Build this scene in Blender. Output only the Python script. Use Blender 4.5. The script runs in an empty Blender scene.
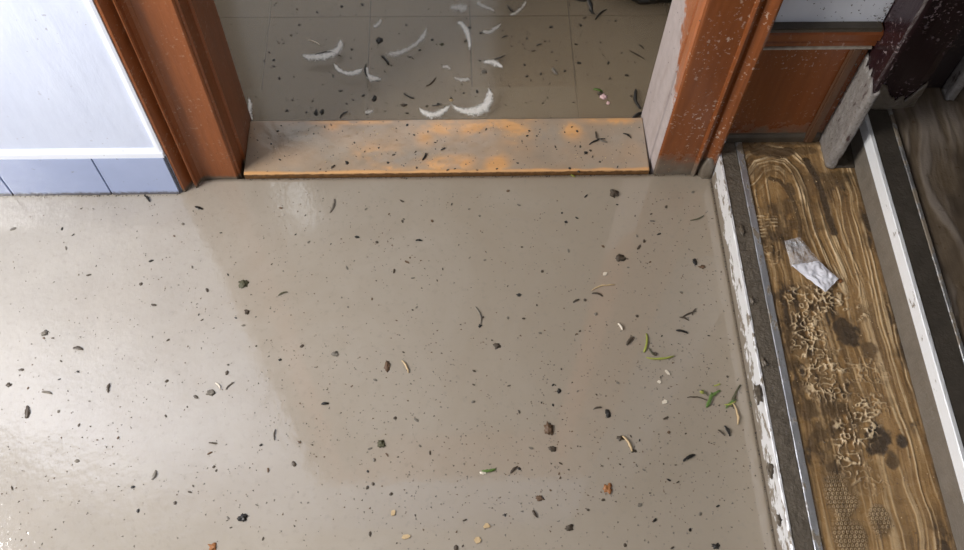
import bpy, bmesh, math, random
import numpy as np
from mathutils import Vector, Matrix, noise as mnoise

random.seed(7); rng = np.random.default_rng(7)
S = bpy.context.scene
C = S.collection

# ------------------------------------------------------------------ camera
F_PX, PITCH, YAW, ROLL = 929.07, 1.067267, -0.0620137, 0.0400088
CAM = Vector((0.43007, -1.12638, 1.61309))
_Rz = Matrix.Rotation(YAW, 3, 'Z')
_f = _Rz @ Vector((0, math.cos(PITCH), -math.sin(PITCH)))
_u = _Rz @ Vector((0, math.sin(PITCH), math.cos(PITCH)))
_r = _Rz @ Vector((1, 0, 0))
RT = math.cos(ROLL) * _r + math.sin(ROLL) * _u
UP = -math.sin(ROLL) * _r + math.cos(ROLL) * _u
FW = _f
cam = bpy.data.cameras.new('camera'); cam_o = bpy.data.objects.new('camera', cam); C.objects.link(cam_o)
cam.sensor_width = 36.0; cam.lens = F_PX / 964 * 36.0; cam.clip_start = 0.02
M = Matrix((RT, UP, -FW)).transposed().to_4x4(); M.translation = CAM
cam_o.matrix_world = M
S.camera = cam_o

# ------------------------------------------------------------------ daylight and exposure
S.view_settings.view_transform = 'Standard'; S.view_settings.look = 'None'
S.view_settings.gamma = 1.0; S.view_settings.use_curve_mapping = False
S.view_settings.exposure = 0.0
W = bpy.data.worlds.new('overcast_sky'); S.world = W; W.use_nodes = True
W.node_tree.nodes['Background'].inputs[0].default_value = (0.92, 0.96, 1.0, 1)
W.node_tree.nodes['Background'].inputs[1].default_value = 1.9

def area(name, loc, rot, sx, sy, power, col):
    l = bpy.data.lights.new(name, 'AREA'); l.shape = 'RECTANGLE'; l.size = sx; l.size_y = sy
    l.energy = power; l.color = col
    o = bpy.data.objects.new(name, l); C.objects.link(o); o.location = loc; o.rotation_euler = rot
    return o
# daylight falling through the big window in the left wall
area('window_daylight', (-1.27, -0.76, 1.30), (0, math.radians(-90), 0), 0.84, 0.78, 60, (1.0, 0.965, 0.92))
# added fill lamp to brighten the hall from the left, no window behind it
area('hall_fill_lamp', (-1.27, 0.95, 1.6), (0, math.radians(-90), 0), 0.9, 0.8, 8, (1.0, 0.97, 0.92))

# ------------------------------------------------------------------ helpers
def unproj(px, py, z=0.0):
    d = RT * ((px - 482) / F_PX) - UP * ((py - 275) / F_PX) + FW
    t = (z - CAM.z) / d.z
    return CAM + d * t

def tag(o, label=None, cat=None, group=None, kind=None):
    if label: o['label'] = label
    if cat: o['category'] = cat
    if group: o['group'] = group
    if kind: o['kind'] = kind
    return o

def wloc(o):
    v = Vector(o.location)
    while o.parent: o = o.parent; v = v + Vector(o.location)
    return v

def empty(name, loc, parent=None):
    o = bpy.data.objects.new(name, None); C.objects.link(o); o.location = loc
    o.empty_display_size = 0.05
    if parent: o.parent = parent; o.location = Vector(loc) - wloc(parent)
    return o

def link(name, me, m, parent=None, origin=None, smooth=False):
    """mesh given in world coordinates -> object whose origin is `origin` (or the bbox base)"""
    n = len(me.vertices); co = np.empty(n * 3); me.vertices.foreach_get('co', co); co = co.reshape(-1, 3)
    if origin is None:
        lo, hi = co.min(0), co.max(0); origin = Vector(((lo[0] + hi[0]) / 2, (lo[1] + hi[1]) / 2, lo[2]))
    co -= np.array(origin); me.vertices.foreach_set('co', co.ravel())
    if m: me.materials.append(m)
    if smooth: me.polygons.foreach_set('use_smooth', [True] * len(me.polygons))
    me.update()
    o = bpy.data.objects.new(name, me); C.objects.link(o)
    o.location = origin
    if parent: o.parent = parent; o.location = Vector(origin) - wloc(parent)
    return o

def bm_obj(name, bm, m, parent=None, smooth=False, origin=None):
    bmesh.ops.recalc_face_normals(bm, faces=bm.faces)
    me = bpy.data.meshes.new(name); bm.to_mesh(me); bm.free()
    return link(name, me, m, parent, origin, smooth)

def box(name, x0, x1, y0, y1, z0, z1, m, parent=None, bev=0.0, seg=2, kind=None):
    bm = bmesh.new(); bmesh.ops.create_cube(bm, size=1)
    for v in bm.verts:
        v.co = Vector(((x0 + x1) / 2 + v.co.x * (x1 - x0), (y0 + y1) / 2 + v.co.y * (y1 - y0), (z0 + z1) / 2 + v.co.z * (z1 - z0)))
    if bev: bmesh.ops.bevel(bm, geom=bm.edges[:], offset=bev, segments=seg, affect='EDGES')
    o = bm_obj(name, bm, m, parent)
    if kind: o['kind'] = kind
    return o

def extrude(name, prof, axis, a, b, m, parent=None, smooth=False, cuts=1):
    """closed profile (p,q) extruded along axis from a to b; z: (x,y), y: (x,z), x: (y,z)"""
    bm = bmesh.new(); rings = []
    for k in range(cuts + 1):
        t = a + (b - a) * k / cuts
        rings.append([bm.verts.new({'z': (p, q, t), 'y': (p, t, q), 'x': (t, p, q)}[axis]) for p, q in prof])
    n = len(prof)
    for k in range(cuts):
        for i in range(n):
            bm.faces.new((rings[k][i], rings[k][(i + 1) % n], rings[k + 1][(i + 1) % n], rings[k + 1][i]))
    bm.faces.new(rings[0]); bm.faces.new(rings[-1])
    return bm_obj(name, bm, m, parent, smooth)

def wall_with_hole(name, axis, pos, thick, a0, a1, z0, z1, holes, m):
    """wall as joined boxes around rectangular holes [(b0,b1,h0,h1)] (one hole)"""
    bm = bmesh.new()
    def bx(p0, p1, q0, q1):
        if p1 - p0 < 1e-4 or q1 - q0 < 1e-4: return
        g = bmesh.ops.create_cube(bm, size=1)['verts']
        for v in g:
            p = (p0 + p1) / 2 + v.co.x * (p1 - p0); t = pos + thick / 2 + v.co.y * thick; q = (q0 + q1) / 2 + v.co.z * (q1 - q0)
            v.co = Vector((p, t, q)) if axis == 'x' else Vector((t, p, q))
    b0, b1, h0, h1 = holes
    bx(a0, b0, z0, z1); bx(b1, a1, z0, z1); bx(b0, b1, z0, h0); bx(b0, b1, h1, z1)
    o = bm_obj(name, bm, m); o['kind'] = 'structure'; return o

# value noise in numpy -------------------------------------------------
def vnoise(x, y, seed=0):
    x = np.asarray(x, float); y = np.asarray(y, float)
    xi = np.floor(x).astype(np.int64); yi = np.floor(y).astype(np.int64); fx = x - xi; fy = y - yi
    def h(a, b):
        n = (a * 374761393 + b * 668265263 + seed * 1442695041) & 0xffffffff
        n = ((n ^ (n >> 13)) * 1274126177) & 0xffffffff
        return ((n ^ (n >> 16)) & 0xffff) / 65535.0
    u = fx * fx * (3 - 2 * fx); v = fy * fy * (3 - 2 * fy)
    return (h(xi, yi) * (1 - u) + h(xi + 1, yi) * u) * (1 - v) + (h(xi, yi + 1) * (1 - u) + h(xi + 1, yi + 1) * u) * v
def fbm(x, y, seed=0, oct=4):
    s = 0; a = 0.5; t = 0
    for k in range(oct):
        s = s + a * vnoise(x * 2 ** k, y * 2 ** k, seed + k * 17); t += a; a *= 0.5
    return s / t
def sstep(a, b, x): t = np.clip((x - a) / (b - a), 0, 1); return t * t * (3 - 2 * t)

# ------------------------------------------------------------------ materials
def new_mat(name):
    m = bpy.data.materials.new(name); m.use_nodes = True
    nt = m.node_tree; b = nt.nodes['Principled BSDF']
    return m, nt, b
def node(nt, typ, **kw):
    n = nt.nodes.new(typ)
    for k, v in kw.items():
        if k in n.inputs: n.inputs[k].default_value = v
        else: setattr(n, k, v)
    return n
def coords(nt, scale=(1, 1, 1), off=(0, 0, 0)):
    """world position (the room does not move), scaled"""
    g = node(nt, 'ShaderNodeNewGeometry'); mp = node(nt, 'ShaderNodeMapping')
    mp.inputs['Scale'].default_value = scale; mp.inputs['Location'].default_value = off
    nt.links.new(g.outputs['Position'], mp.inputs['Vector']); return mp.outputs[0]
def noise_tex(nt, vec, scale, detail=4, rough=0.55, dist=0.0):
    n = node(nt, 'ShaderNodeTexNoise'); n.inputs['Scale'].default_value = scale; n.inputs['Detail'].default_value = detail
    n.inputs['Roughness'].default_value = rough; n.inputs['Distortion'].default_value = dist
    nt.links.new(vec, n.inputs['Vector']); return n.outputs['Fac']
def ramp(nt, fac, stops, interp='LINEAR'):
    r = node(nt, 'ShaderNodeValToRGB'); r.color_ramp.interpolation = interp
    e = r.color_ramp.elements
    while len(e) < len(stops): e.new(0.5)
    for i, (p, c) in enumerate(stops):
        e[i].position = p; e[i].color = (c, c, c, 1) if isinstance(c, (int, float)) else (*c, 1)
    nt.links.new(fac, r.inputs['Fac']); return r.outputs['Color']
def mixc(nt, fac, a, b):
    n = node(nt, 'ShaderNodeMix', data_type='RGBA')
    for s, v in ((0, fac), (6, a), (7, b)):
        if isinstance(v, (int, float)): n.inputs[s].default_value = v
        elif isinstance(v, (tuple, list)): n.inputs[s].default_value = (*v, 1)
        else: nt.links.new(v, n.inputs[s])
    return n.outputs[2]
def math_(nt, op, a, b=0.0, c=0.0, clamp=False):
    n = node(nt, 'ShaderNodeMath', operation=op); n.use_clamp = clamp
    for i, v in enumerate((a, b, c)):
        if isinstance(v, (int, float)): n.inputs[i].default_value = v
        else: nt.links.new(v, n.inputs[i])
    return n.outputs[0]
def bump(nt, b, h, strength=0.3, dist=0.002):
    n = node(nt, 'ShaderNodeBump'); n.inputs['Strength'].default_value = strength; n.inputs['Distance'].default_value = dist
    nt.links.new(h, n.inputs['Height']); nt.links.new(n.outputs[0], b.inputs['Normal'])
def sepz(nt):
    g = node(nt, 'ShaderNodeNewGeometry'); s = node(nt, 'ShaderNodeSeparateXYZ'); nt.links.new(g.outputs['Position'], s.inputs[0])
    return s.outputs
def setc(nt, sock, v):
    if isinstance(v, (int, float)): sock.default_value = v
    elif isinstance(v, (tuple, list)): sock.default_value = (*v, 1)
    else: nt.links.new(v, sock)

MUD = (0.20, 0.165, 0.125); MUD_D = (0.085, 0.066, 0.046)

def m_plaster(name, col, dirt=0.25):
    m, nt, b = new_mat(name)
    v = coords(nt); st = coords(nt, (30, 30, 5))
    n1 = noise_tex(nt, st, 1.0, 5); n2 = noise_tex(nt, v, 9, 4)
    f = math_(nt, 'MULTIPLY', math_(nt, 'MULTIPLY', n1, n2), dirt * 2.2, clamp=True)
    c = mixc(nt, f, col, (col[0] * .72, col[1] * .73, col[2] * .78))
    sp = ramp(nt, noise_tex(nt, v, 95, 2, 0.5), [(0.70, 0), (0.735, 1)])
    msk = ramp(nt, noise_tex(nt, v, 7, 3), [(0.5, 0), (0.66, 1)])
    c = mixc(nt, math_(nt, 'MULTIPLY', math_(nt, 'MULTIPLY', sp, msk), .65), c, (.25, .22, .24))
    setc(nt, b.inputs['Base Color'], c); b.inputs['Roughness'].default_value = 0.55
    bump(nt, b, noise_tex(nt, coords(nt, (1, 1, .35)), 60, 5), 0.25, 0.003)
    return m
WHITE = m_plaster('white_plaster', (0.74, 0.80, 0.95), .55)
WHITE_DIRTY = m_plaster('dirty_white_plaster', (0.62, 0.63, 0.66), 0.45)
CEIL = m_plaster('ceiling_paint', (0.50, 0.48, 0.45), 0.1)
BEAD = m_plaster('white_bead', (0.84, 0.88, 0.97), 0.05)  # lighter than the wall: light caught on the proud edge put into the colour

def m_tile(name, col, rough=0.2, dirty=True):
    m, nt, b = new_mat(name); v = coords(nt)
    c = mixc(nt, noise_tex(nt, v, 14, 4), (col[0] * .86, col[1] * .87, col[2] * .9), (min(col[0] * 1.1, 1), min(col[1] * 1.1, 1), min(col[2] * 1.08, 1)))
    if dirty:
        z = sepz(nt)[2]
        k = math_(nt, 'ADD', z, math_(nt, 'MULTIPLY', noise_tex(nt, v, 110, 3), -0.012))
        c = mixc(nt, ramp(nt, k, [(0.0, 0.85), (0.006, 0)]), c, MUD_D)
        c = mixc(nt, ramp(nt, noise_tex(nt, v, 70, 2), [(0.74, 0), (0.77, .5)]), c, (.2, .2, .22))
    setc(nt, b.inputs['Base Color'], c); b.inputs['Roughness'].default_value = rough
    bump(nt, b, noise_tex(nt, v, 40, 3), 0.05, 0.002)
    return m
BASE_TILE = m_tile('blue_grey_tile', (0.40, 0.47, 0.69))
FLOOR_TILE = m_tile('floor_tile', (0.40, 0.35, 0.27), 0.3, False)
HALL_TILE = m_tile('hall_floor_tile', (0.34, 0.27, 0.185), 0.3, False)
GROUT, _nt, _b = new_mat('grout'); _b.inputs['Base Color'].default_value = (0.10, 0.085, 0.065, 1); _b.inputs['Roughness'].default_value = 0.8
GROUT_L, _nt, _b = new_mat('tile_grout'); _b.inputs['Base Color'].default_value = (0.16, 0.17, 0.20, 1); _b.inputs['Roughness'].default_value = 0.8

def m_varnish(name, col, mud_lo=None, spatter=0.0, scuff=0.25, fleck=(0.45, 0.33, 0.24), reveal=False, rough=0.38):
    """varnished wood; mud_lo = height of splashed mud above the water"""
    m, nt, b = new_mat(name); v = coords(nt)
    g = noise_tex(nt, coords(nt, (60, 60, 4)), 1.0, 6, .6, .4)
    c = mixc(nt, g, tuple(k * .62 for k in col), tuple(min(1, k * 1.35) for k in col))
    c = mixc(nt, ramp(nt, noise_tex(nt, v, 22, 5), [(0.5, 0), (0.8, scuff)]), c, tuple(min(1, k * 1.3 + .012) for k in col))
    r = rough
    if spatter:
        sp = ramp(nt, noise_tex(nt, v, 120, 3, .65), [(0.60, 0), (0.65, 1)])
        mk = ramp(nt, noise_tex(nt, v, 9, 3), [(0.40, 0), (0.62, spatter)])
        c = mixc(nt, math_(nt, 'MULTIPLY', sp, mk), c, fleck)
    if mud_lo:
        x, y, z = sepz(nt)
        nz = noise_tex(nt, v, 34, 6, .65)
        if reveal:
            # silt dried on the low and inner side of the reveal, with a ragged upper edge
            k = math_(nt, 'SUBTRACT', math_(nt, 'MULTIPLY', y, 2.6), z)
            k = math_(nt, 'ADD', k, math_(nt, 'MULTIPLY', math_(nt, 'ADD', nz, math_(nt, 'MULTIPLY', noise_tex(nt, v, 90, 5, .7), .6)), .22))
            mk = ramp(nt, math_(nt, 'ADD', k, mud_lo), [(0.16, 0), (0.185, 1)])
        else:
            k = math_(nt, 'ADD', z, math_(nt, 'MULTIPLY', nz, -mud_lo * 1.6))
            mk = ramp(nt, math_(nt, 'ADD', k, mud_lo * .8), [(0.0, 1), (mud_lo * .6, .75), (mud_lo, 0)])
        mc = mixc(nt, noise_tex(nt, v, 50, 4), MUD_D, MUD) if not reveal else mixc(nt, noise_tex(nt, v, 45, 4), (.34, .285, .27), (.50, .43, .41))
        c = mixc(nt, mk, c, mc)
        sp2 = ramp(nt, noise_tex(nt, v, 150, 2), [(0.70, 0), (0.73, 1)])
        if reveal:
            c = mixc(nt, sp2, c, (.06, .05, .045)); c = mixc(nt, ramp(nt, noise_tex(nt, coords(nt, (40, 40, 6)), 1.0, 5), [(.5, 0), (.8, .55)]), c, (.27, .20, .17))
        setc(nt, b.inputs['Roughness'], mixc(nt, mk, (r, r, r), (.6, .6, .6)))
    else:
        b.inputs['Roughness'].default_value = r
    setc(nt, b.inputs['Base Color'], c)
    bump(nt, b, noise_tex(nt, coords(nt, (1, 1, .3)), 130, 4), 0.35, 0.002)
    return m
VARN = m_varnish('orange_varnish', (0.27, 0.078, 0.020), 0.012, 0.6)
VARN_R = m_varnish('orange_varnish_dim_splashed', (0.21, 0.060, 0.015), 0.07, 1.0, rough=.24)  # base is a darker copy of the left varnish for weaker light; splashes on top
VARN_REV = m_varnish('orange_varnish_silted', (0.36, 0.12, 0.045), 0.22, 0.8, reveal=True, rough=.3)
VARN_P = m_varnish('panel_varnish', (0.17, 0.050, 0.015), 0.12, 1.0, fleck=(.36, .25, .20), rough=.26)
VARN_D = m_varnish('muddy_moulding', (0.10, 0.048, 0.024), None, 0.6, fleck=(.2, .16, .13))
MAROON = m_varnish('maroon_paint', (0.020, 0.008, 0.010), None, 1.0, 0.3, fleck=(.30, .24, .24), rough=0.22)
DARKWOOD_SHADE = m_varnish('near_black_wood_and_shade', (0.020, 0.013, 0.012), None, 0.4, 0.1, rough=0.4)  # near-black, so the darkness of the right-hand opening sits in the colour

def m_mud(name, c1, c2, rough=0.35, scale=40, bs=0.4):
    m, nt, b = new_mat(name); v = coords(nt)
    setc(nt, b.inputs['Base Color'], mixc(nt, noise_tex(nt, v, scale, 5), c1, c2))
    b.inputs['Roughness'].default_value = rough
    bump(nt, b, noise_tex(nt, v, 160, 4), bs, 0.003)
    return m
WETMUD = m_mud('wet_mud', MUD_D, MUD, 0.28)
GREYMUD = m_mud('grey_silt', (.21, .19, .175), (.33, .30, .28), 0.4, 60)
DARKMUD_SHADE = m_mud('dark_mud_and_shade', (.035, .028, .02), (.085, .066, .046), 0.4)
def m_crust():
    m, nt, b = new_mat('patchy_grey_silt'); v = coords(nt)
    c = mixc(nt, noise_tex(nt, v, 70, 5), (.15, .132, .118), (.31, .285, .265))
    c = mixc(nt, ramp(nt, noise_tex(nt, coords(nt, (1, 1, .35)), 75, 5, .6), [(.60, 0), (.66, .9)]), c, (.045, .018, .02))
    c = mixc(nt, ramp(nt, noise_tex(nt, v, 150, 3), [(.62, 0), (.68, .8)]), c, (.08, .065, .05))
    setc(nt, b.inputs['Base Color'], c); b.inputs['Roughness'].default_value = .35
    bump(nt, b, noise_tex(nt, v, 180, 5), .7, .004)
    return m
CRUST = m_crust()
CONC = m_mud('concrete', (.16, .14, .12), (.26, .23, .2), 0.7)

def m_alu(name, bright, mudthr, metal=.75, foot=False):
    m, nt, b = new_mat(name); v = coords(nt)
    b.inputs['Metallic'].default_value = 0.75
    mk = ramp(nt, noise_tex(nt, coords(nt, (1, .45, 1)), 55, 5, .65), [(mudthr - .03, 0), (mudthr + .03, 1)])
    if foot:
        lo = math_(nt, 'ADD', math_(nt, 'MULTIPLY', sepz(nt)[2], -9), math_(nt, 'MULTIPLY', noise_tex(nt, coords(nt, (1, .6, 1)), 45, 5, .65), 1.1))
        mk = math_(nt, 'MAXIMUM', mk, ramp(nt, lo, [(.28, 0), (.36, 1)]))
    setc(nt, b.inputs['Base Color'], mixc(nt, mk, bright, (.24, .20, .155)))
    setc(nt, b.inputs['Metallic'], ramp(nt, mk, [(0, metal), (1, 0)]))
    setc(nt, b.inputs['Roughness'], mixc(nt, mk, (.30, .30, .30), (.5, .5, .5)))
    bump(nt, b, math_(nt, 'ADD', mk, noise_tex(nt, v, 200, 3)), 0.25, 0.0015)
    return m
ALU = m_alu('aluminium_lip', (.92, .92, .93), 0.57, .3, True)
ALU_STRIP = m_alu('aluminium_strip', (.62, .63, .66), 0.56)
ALU_MUD = m_mud('mud_coated_band', (.075, .062, .048), (.20, .168, .13), .25, 55, .8)

def m_water(name, c1, c2, alpha, ripple=0.05, ior=1.6, rough=.025, silt=None):  # silt: brown tint that also carries the painted left-to-right light falloff
    m, nt, b = new_mat(name); v = coords(nt)
    cl = noise_tex(nt, v, 2.6, 5, .55, .6)
    c = mixc(nt, cl, c1, c2)
    c = mixc(nt, ramp(nt, noise_tex(nt, v, 9, 6, .6, .5), [(0.42, 0), (0.75, .35)]), c, tuple(k * 0.78 for k in c1))
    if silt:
        # browner towards the steps: light falloff painted into the colour, with some silt
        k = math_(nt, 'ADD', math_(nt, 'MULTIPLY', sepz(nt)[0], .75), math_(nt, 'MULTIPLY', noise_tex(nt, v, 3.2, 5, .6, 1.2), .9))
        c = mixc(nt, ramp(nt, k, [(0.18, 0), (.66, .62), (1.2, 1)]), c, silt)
    fine = ramp(nt, noise_tex(nt, v, 75, 4, .6), [(0.56, 0), (0.72, .30)])
    c = mixc(nt, fine, c, tuple(k * .66 for k in c1))
    setc(nt, b.inputs['Base Color'], c)
    b.inputs['Roughness'].default_value = rough; b.inputs['IOR'].default_value = ior
    b.inputs['Alpha'].default_value = alpha
    h = math_(nt, 'ADD', math_(nt, 'MULTIPLY', noise_tex(nt, coords(nt, (1, .7, 1)), 130, 3), .5), noise_tex(nt, v, 28, 3))
    x = sepz(nt)[0]
    amt = ramp(nt, math_(nt, 'ADD', math_(nt, 'MULTIPLY', x, -.8), math_(nt, 'MULTIPLY', noise_tex(nt, v, 4, 3), .55)), [(0.10, .12), (0.42, 1)])
    bump(nt, b, math_(nt, 'MULTIPLY', h, amt), ripple, 0.004)
    return m
WATER = m_water('muddy_water', (0.46, 0.415, 0.352), (0.54, 0.49, 0.425), 0.88, .20, 1.9, .02, silt=(.40, .338, .262))  # silt tint also carries the light fading from left to right
HALL_WATER = m_water('hall_muddy_water', (0.34, 0.262, 0.172), (0.41, 0.322, 0.22), 0.40, .002, 1.5, .10)

def flat(name, col, rough=0.5, var=0.25, scale=300):
    m, nt, b = new_mat(name)
    tc = node(nt, 'ShaderNodeTexCoord'); n = noise_tex(nt, tc.outputs['Object'], scale, 3)
    setc(nt, b.inputs['Base Color'], mixc(nt, n, tuple(k * (1 - var) for k in col), tuple(min(1, k * (1 + var)) for k in col)))
    b.inputs['Roughness'].default_value = rough
    return m
PAL = {'black': flat('black_debris', (.016, .013, .010), .4), 'dark': flat('dark_brown_debris', (.072, .053, .035), .45),
       'brown': flat('brown_debris', (.13, .075, .04), .5), 'grey': flat('grey_debris', (.17, .148, .118), .5),
       'tan': flat('tan_debris', (.55, .40, .22), .5), 'pale': flat('pale_chip', (.72, .64, .52), .45),
       'green': flat('green_blade', (.10, .17, .035), .4), 'lime': flat('yellow_green_stem', (.32, .34, .07), .4),
       'rust': flat('rust_brown_crumb', (.30, .12, .035), .5), 'pink': flat('pinkish_petal', (.70, .48, .47), .5),
       'olive': flat('olive_debris', (.085, .08, .042), .5)}

# ------------------------------------------------------------------ the room shell
FLOOR_Z = -0.020
fl = box('floor', -1.45, 1.6, -3.6, 3.2, -0.12, FLOOR_Z - 0.006, GROUT, kind='structure')
def floor_tiles(x0, x1, y0, y1, px, py, ax, ay, m, z, gap=0.004):
    """single tiles on the floor, joints at ax + k*px and ay + k*py; alike pieces share their mesh"""
    bm = bmesh.new(); bmesh.ops.create_cube(bm, size=1)
    for v in bm.verts: v.co = Vector((v.co.x * (px - gap), v.co.y * (py - gap), v.co.z * .006 + .003))
    me = None
    i0, i1 = math.floor((x0 - ax) / px), math.ceil((x1 - ax) / px); j0, j1 = math.floor((y0 - ay) / py), math.ceil((y1 - ay) / py)
    me = bpy.data.meshes.new('tile'); bm.to_mesh(me); bm.free(); me.materials.append(m)
    for i in range(i0, i1):
        for j in range(j0, j1):
            o = bpy.data.objects.new('tile', me); C.objects.link(o); o.parent = fl
            o.location = Vector((ax + (i + .5) * px, ay + (j + .5) * py, z + random.uniform(-.0006, .0004))) - wloc(fl)
floor_tiles(-0.9, 0.98, -1.2, 0.0, 0.40, 0.40, -0.09, -0.542 + 0.4 - 0.4, FLOOR_TILE, FLOOR_Z - 0.006)
floor_tiles(-0.5, 1.2, 0.14, 0.8, 0.236, 0.335, 0.476, 0.472, HALL_TILE, FLOOR_Z - 0.006)

CH = 2.95
wl = box('wall_front_left', -1.45, -0.129, -0.030, 0.13, -0.05, CH, WHITE, kind='structure')
wr = box('wall_front_right', 0.978, 1.195, 0.040, 0.13, -0.05, CH, WHITE_DIRTY, kind='structure')
wa = box('wall_above_door', -0.129, 0.978, -0.02, 0.13, 2.14, CH, WHITE, kind='structure')
wall_with_hole('wall_left', 'y', -1.45, 0.12, -3.6, 3.2, -0.05, CH, (-1.17, -0.23, 0.86, 1.82), WHITE)
def hall_far_wall():
    # window with a tall narrow transom slit above its left end
    bm = bmesh.new()
    for x0, x1, z0, z1 in [(-1.45, -.46, -.05, CH), (.62, 1.6, -.05, CH), (-.46, .62, -.05, .55), (-.335, .62, 2.2, CH), (-.46, -.45, 2.2, CH), (-.45, -.335, 2.2, 2.24)]:
        for v in bmesh.ops.create_cube(bm, size=1)['verts']:
            v.co = Vector(((x0 + x1) / 2 + v.co.x * (x1 - x0), 1.66 + v.co.y * .12, (z0 + z1) / 2 + v.co.z * (z1 - z0)))
    o = bm_obj('wall_hall_far', bm, CEIL); o['kind'] = 'structure'
hall_far_wall()
box('wall_hall_right', 1.48, 1.6, 0.66, 1.60, -0.05, CH, CEIL, kind='structure')
box('ceiling', -1.45, 2.3, -3.6, 1.72, CH, CH + .1, CEIL, kind='structure')
box('wall_right', 2.2, 2.3, -3.6, 0.8, -0.05, CH, DARKWOOD_SHADE, kind='structure')
box('wall_closet_back', 1.195, 2.2, 0.56, 0.66, -0.05, CH, DARKWOOD_SHADE, kind='structure')
wall_with_hole('wall_rear', 'x', -3.6, 0.12, -1.45, 2.3, -0.05, CH, (-0.2, 0.8, -0.04, 2.1), WHITE)

# window frame in the left wall and the tall slit window of the hall
w1 = tag(empty('window_1', (-1.39, -0.70, 0.88)), kind='structure')
FR = flat('white_window_frame', (.8, .8, .8), .4, .05)
box('window_frame', -1.42, -1.37, -1.17, -1.13, 0.86, 1.82, FR, w1, .004)
box('window_frame', -1.42, -1.37, -0.27, -0.23, 0.86, 1.82, FR, w1, .004)
box('window_frame', -1.42, -1.37, -1.13, -0.27, 0.86, 0.90, FR, w1, .004)
box('window_frame', -1.42, -1.37, -1.13, -0.27, 1.78, 1.82, FR, w1, .004)

# ------------------------------------------------------------------ blue-grey skirting tiles and white beads on the left wall
bb = box('baseboard_left', -1.30, -0.131, -0.034, -0.029, -0.05, 0.126, GROUT_L, kind='structure')
jx = [-0.1325, -0.272, -0.472, -0.672, -0.872]
for i in range(len(jx) - 1):
    box('tile', jx[i + 1] + .0012, jx[i] - .0012, -0.0385, -0.0335, -0.05, 0.1255, BASE_TILE, bb, .0009, 1)
t1 = tag(empty('trim_1', (-0.5, -0.032, 0.127)), 'white painted bead above the blue-grey skirting tiles', kind='structure')
extrude('bead', [(-0.029, .1262), (-.0385, .1262), (-.0375, .138), (-.033, .1465), (-.029, .148)], 'x', -1.30, -0.131, BEAD, t1)
extrude('bead', [(-.1295, -.029), (-.1295, -.0345), (-.135, -.0355), (-.143, -.0335), (-.145, -.029)], 'z', .1265, 2.14, BEAD, t1)

# ------------------------------------------------------------------ the door frame
d1 = tag(empty('door_1', (0.42, 0.05, 0)), 'orange-brown varnished door frame of the flooded doorway', kind='structure')
TOP = 2.06
# left: moulding with bead, flat board, reveal, stop
extrude('moulding', [(-.129, .05), (-.129, -.0315), (-.126, -.034), (-.1225, -.0335), (-.1185, -.026), (-.1105, -.011), (-.1055, -.009), (-.1045, -.0215), (-.1015, -.0245), (-.099, -.0225), (-.0975, -.014), (-.093, -.005), (-.086, -.001), (-.086, .05)], 'z', -0.03, TOP + .08, VARN, d1)
extrude('casing_board', [(-.0858, .05), (-.0858, -.001), (-.0205, -.001), (-.0175, .001), (-.0165, .004), (-.0165, .05)], 'z', -0.03, TOP, VARN, d1)
extrude('reveal_board', [(-.0163, .0045), (-.0125, .006), (-.0095, .040), (-.0045, .041), (-.0035, .136), (-.0035, .150), (-.04, .150), (-.0163, .05)], 'z', -0.03, TOP, VARN, d1)
# right: reveal with a groove and stop, flat board, bead and moulding
extrude('reveal_board', [(.8445, .137), (.8475, .030), (.8515, .0285), (.90, .0285), (.90, .15), (.8445, .15)], 'z', -0.03, TOP, VARN_REV, d1)
extrude('door_stop', [(.8503, .0265), (.8515, .008), (.8545, .0035), (.875, .0035), (.875, .0265)], 'z', -0.03, TOP, VARN_REV, d1)
extrude('casing_board', [(.8548, .0030), (.8575, -.0012), (.861, -.002), (.9335, -.002), (.9335, .05), (.90, .05), (.8755, .028)], 'z', -0.03, TOP, VARN_R, d1)
extrude('moulding', [(.9337, .05), (.9337, -.003), (.9355, -.008), (.9385, -.0098), (.9415, -.008), (.943, -.002), (.9455, .0045), (.9505, .0045), (.954, -.002), (.966, -.0085), (.973, -.0105), (.9775, -.0085), (.9785, -.003), (.9785, .05)], 'z', -0.03, TOP + .08, VARN_R, d1)
# head
box('head_board', -.02, .86, 0.0, .15, TOP, TOP + .03, VARN, d1, .002)
box('head_casing', -.129, .978, -.022, .0, TOP + .002, TOP + .09, VARN, d1, .003)

# threshold plank under a film of silt
def m_threshold():
    m, nt, b = new_mat('silted_threshold_wood')
    v = coords(nt)
    at = node(nt, 'ShaderNodeAttribute', attribute_name='mud')
    g = noise_tex(nt, coords(nt, (9, 60, 30)), 1.0, 6, .6, .5)
    wood = mixc(nt, g, (.58, .29, .11), (.80, .47, .22))
    mudc = mixc(nt, noise_tex(nt, v, 16, 7, .65), (.26, .208, .155), (.42, .352, .28))
    c = mixc(nt, at.outputs['Fac'], wood, mudc)
    face = ramp(nt, math_(nt, 'ADD', math_(nt, 'MULTIPLY', sepz(nt)[2], 40), math_(nt, 'MULTIPLY', noise_tex(nt, v, 60, 4), .35)), [(.62, 1), (.72, 0)])
    c = mixc(nt, face, c, mixc(nt, noise_tex(nt, v, 90, 4), (.045, .028, .015), (.26, .125, .045)))   # grimy front edge
    setc(nt, b.inputs['Base Color'], c)
    b.inputs['Roughness'].default_value = 0.10; b.inputs['IOR'].default_value = 1.5
    bump(nt, b, math_(nt, 'ADD', noise_tex(nt, v, 55, 5), math_(nt, 'MULTIPLY', noise_tex(nt, v, 260, 3), .25)), 0.10, 0.004)
    return m
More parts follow.
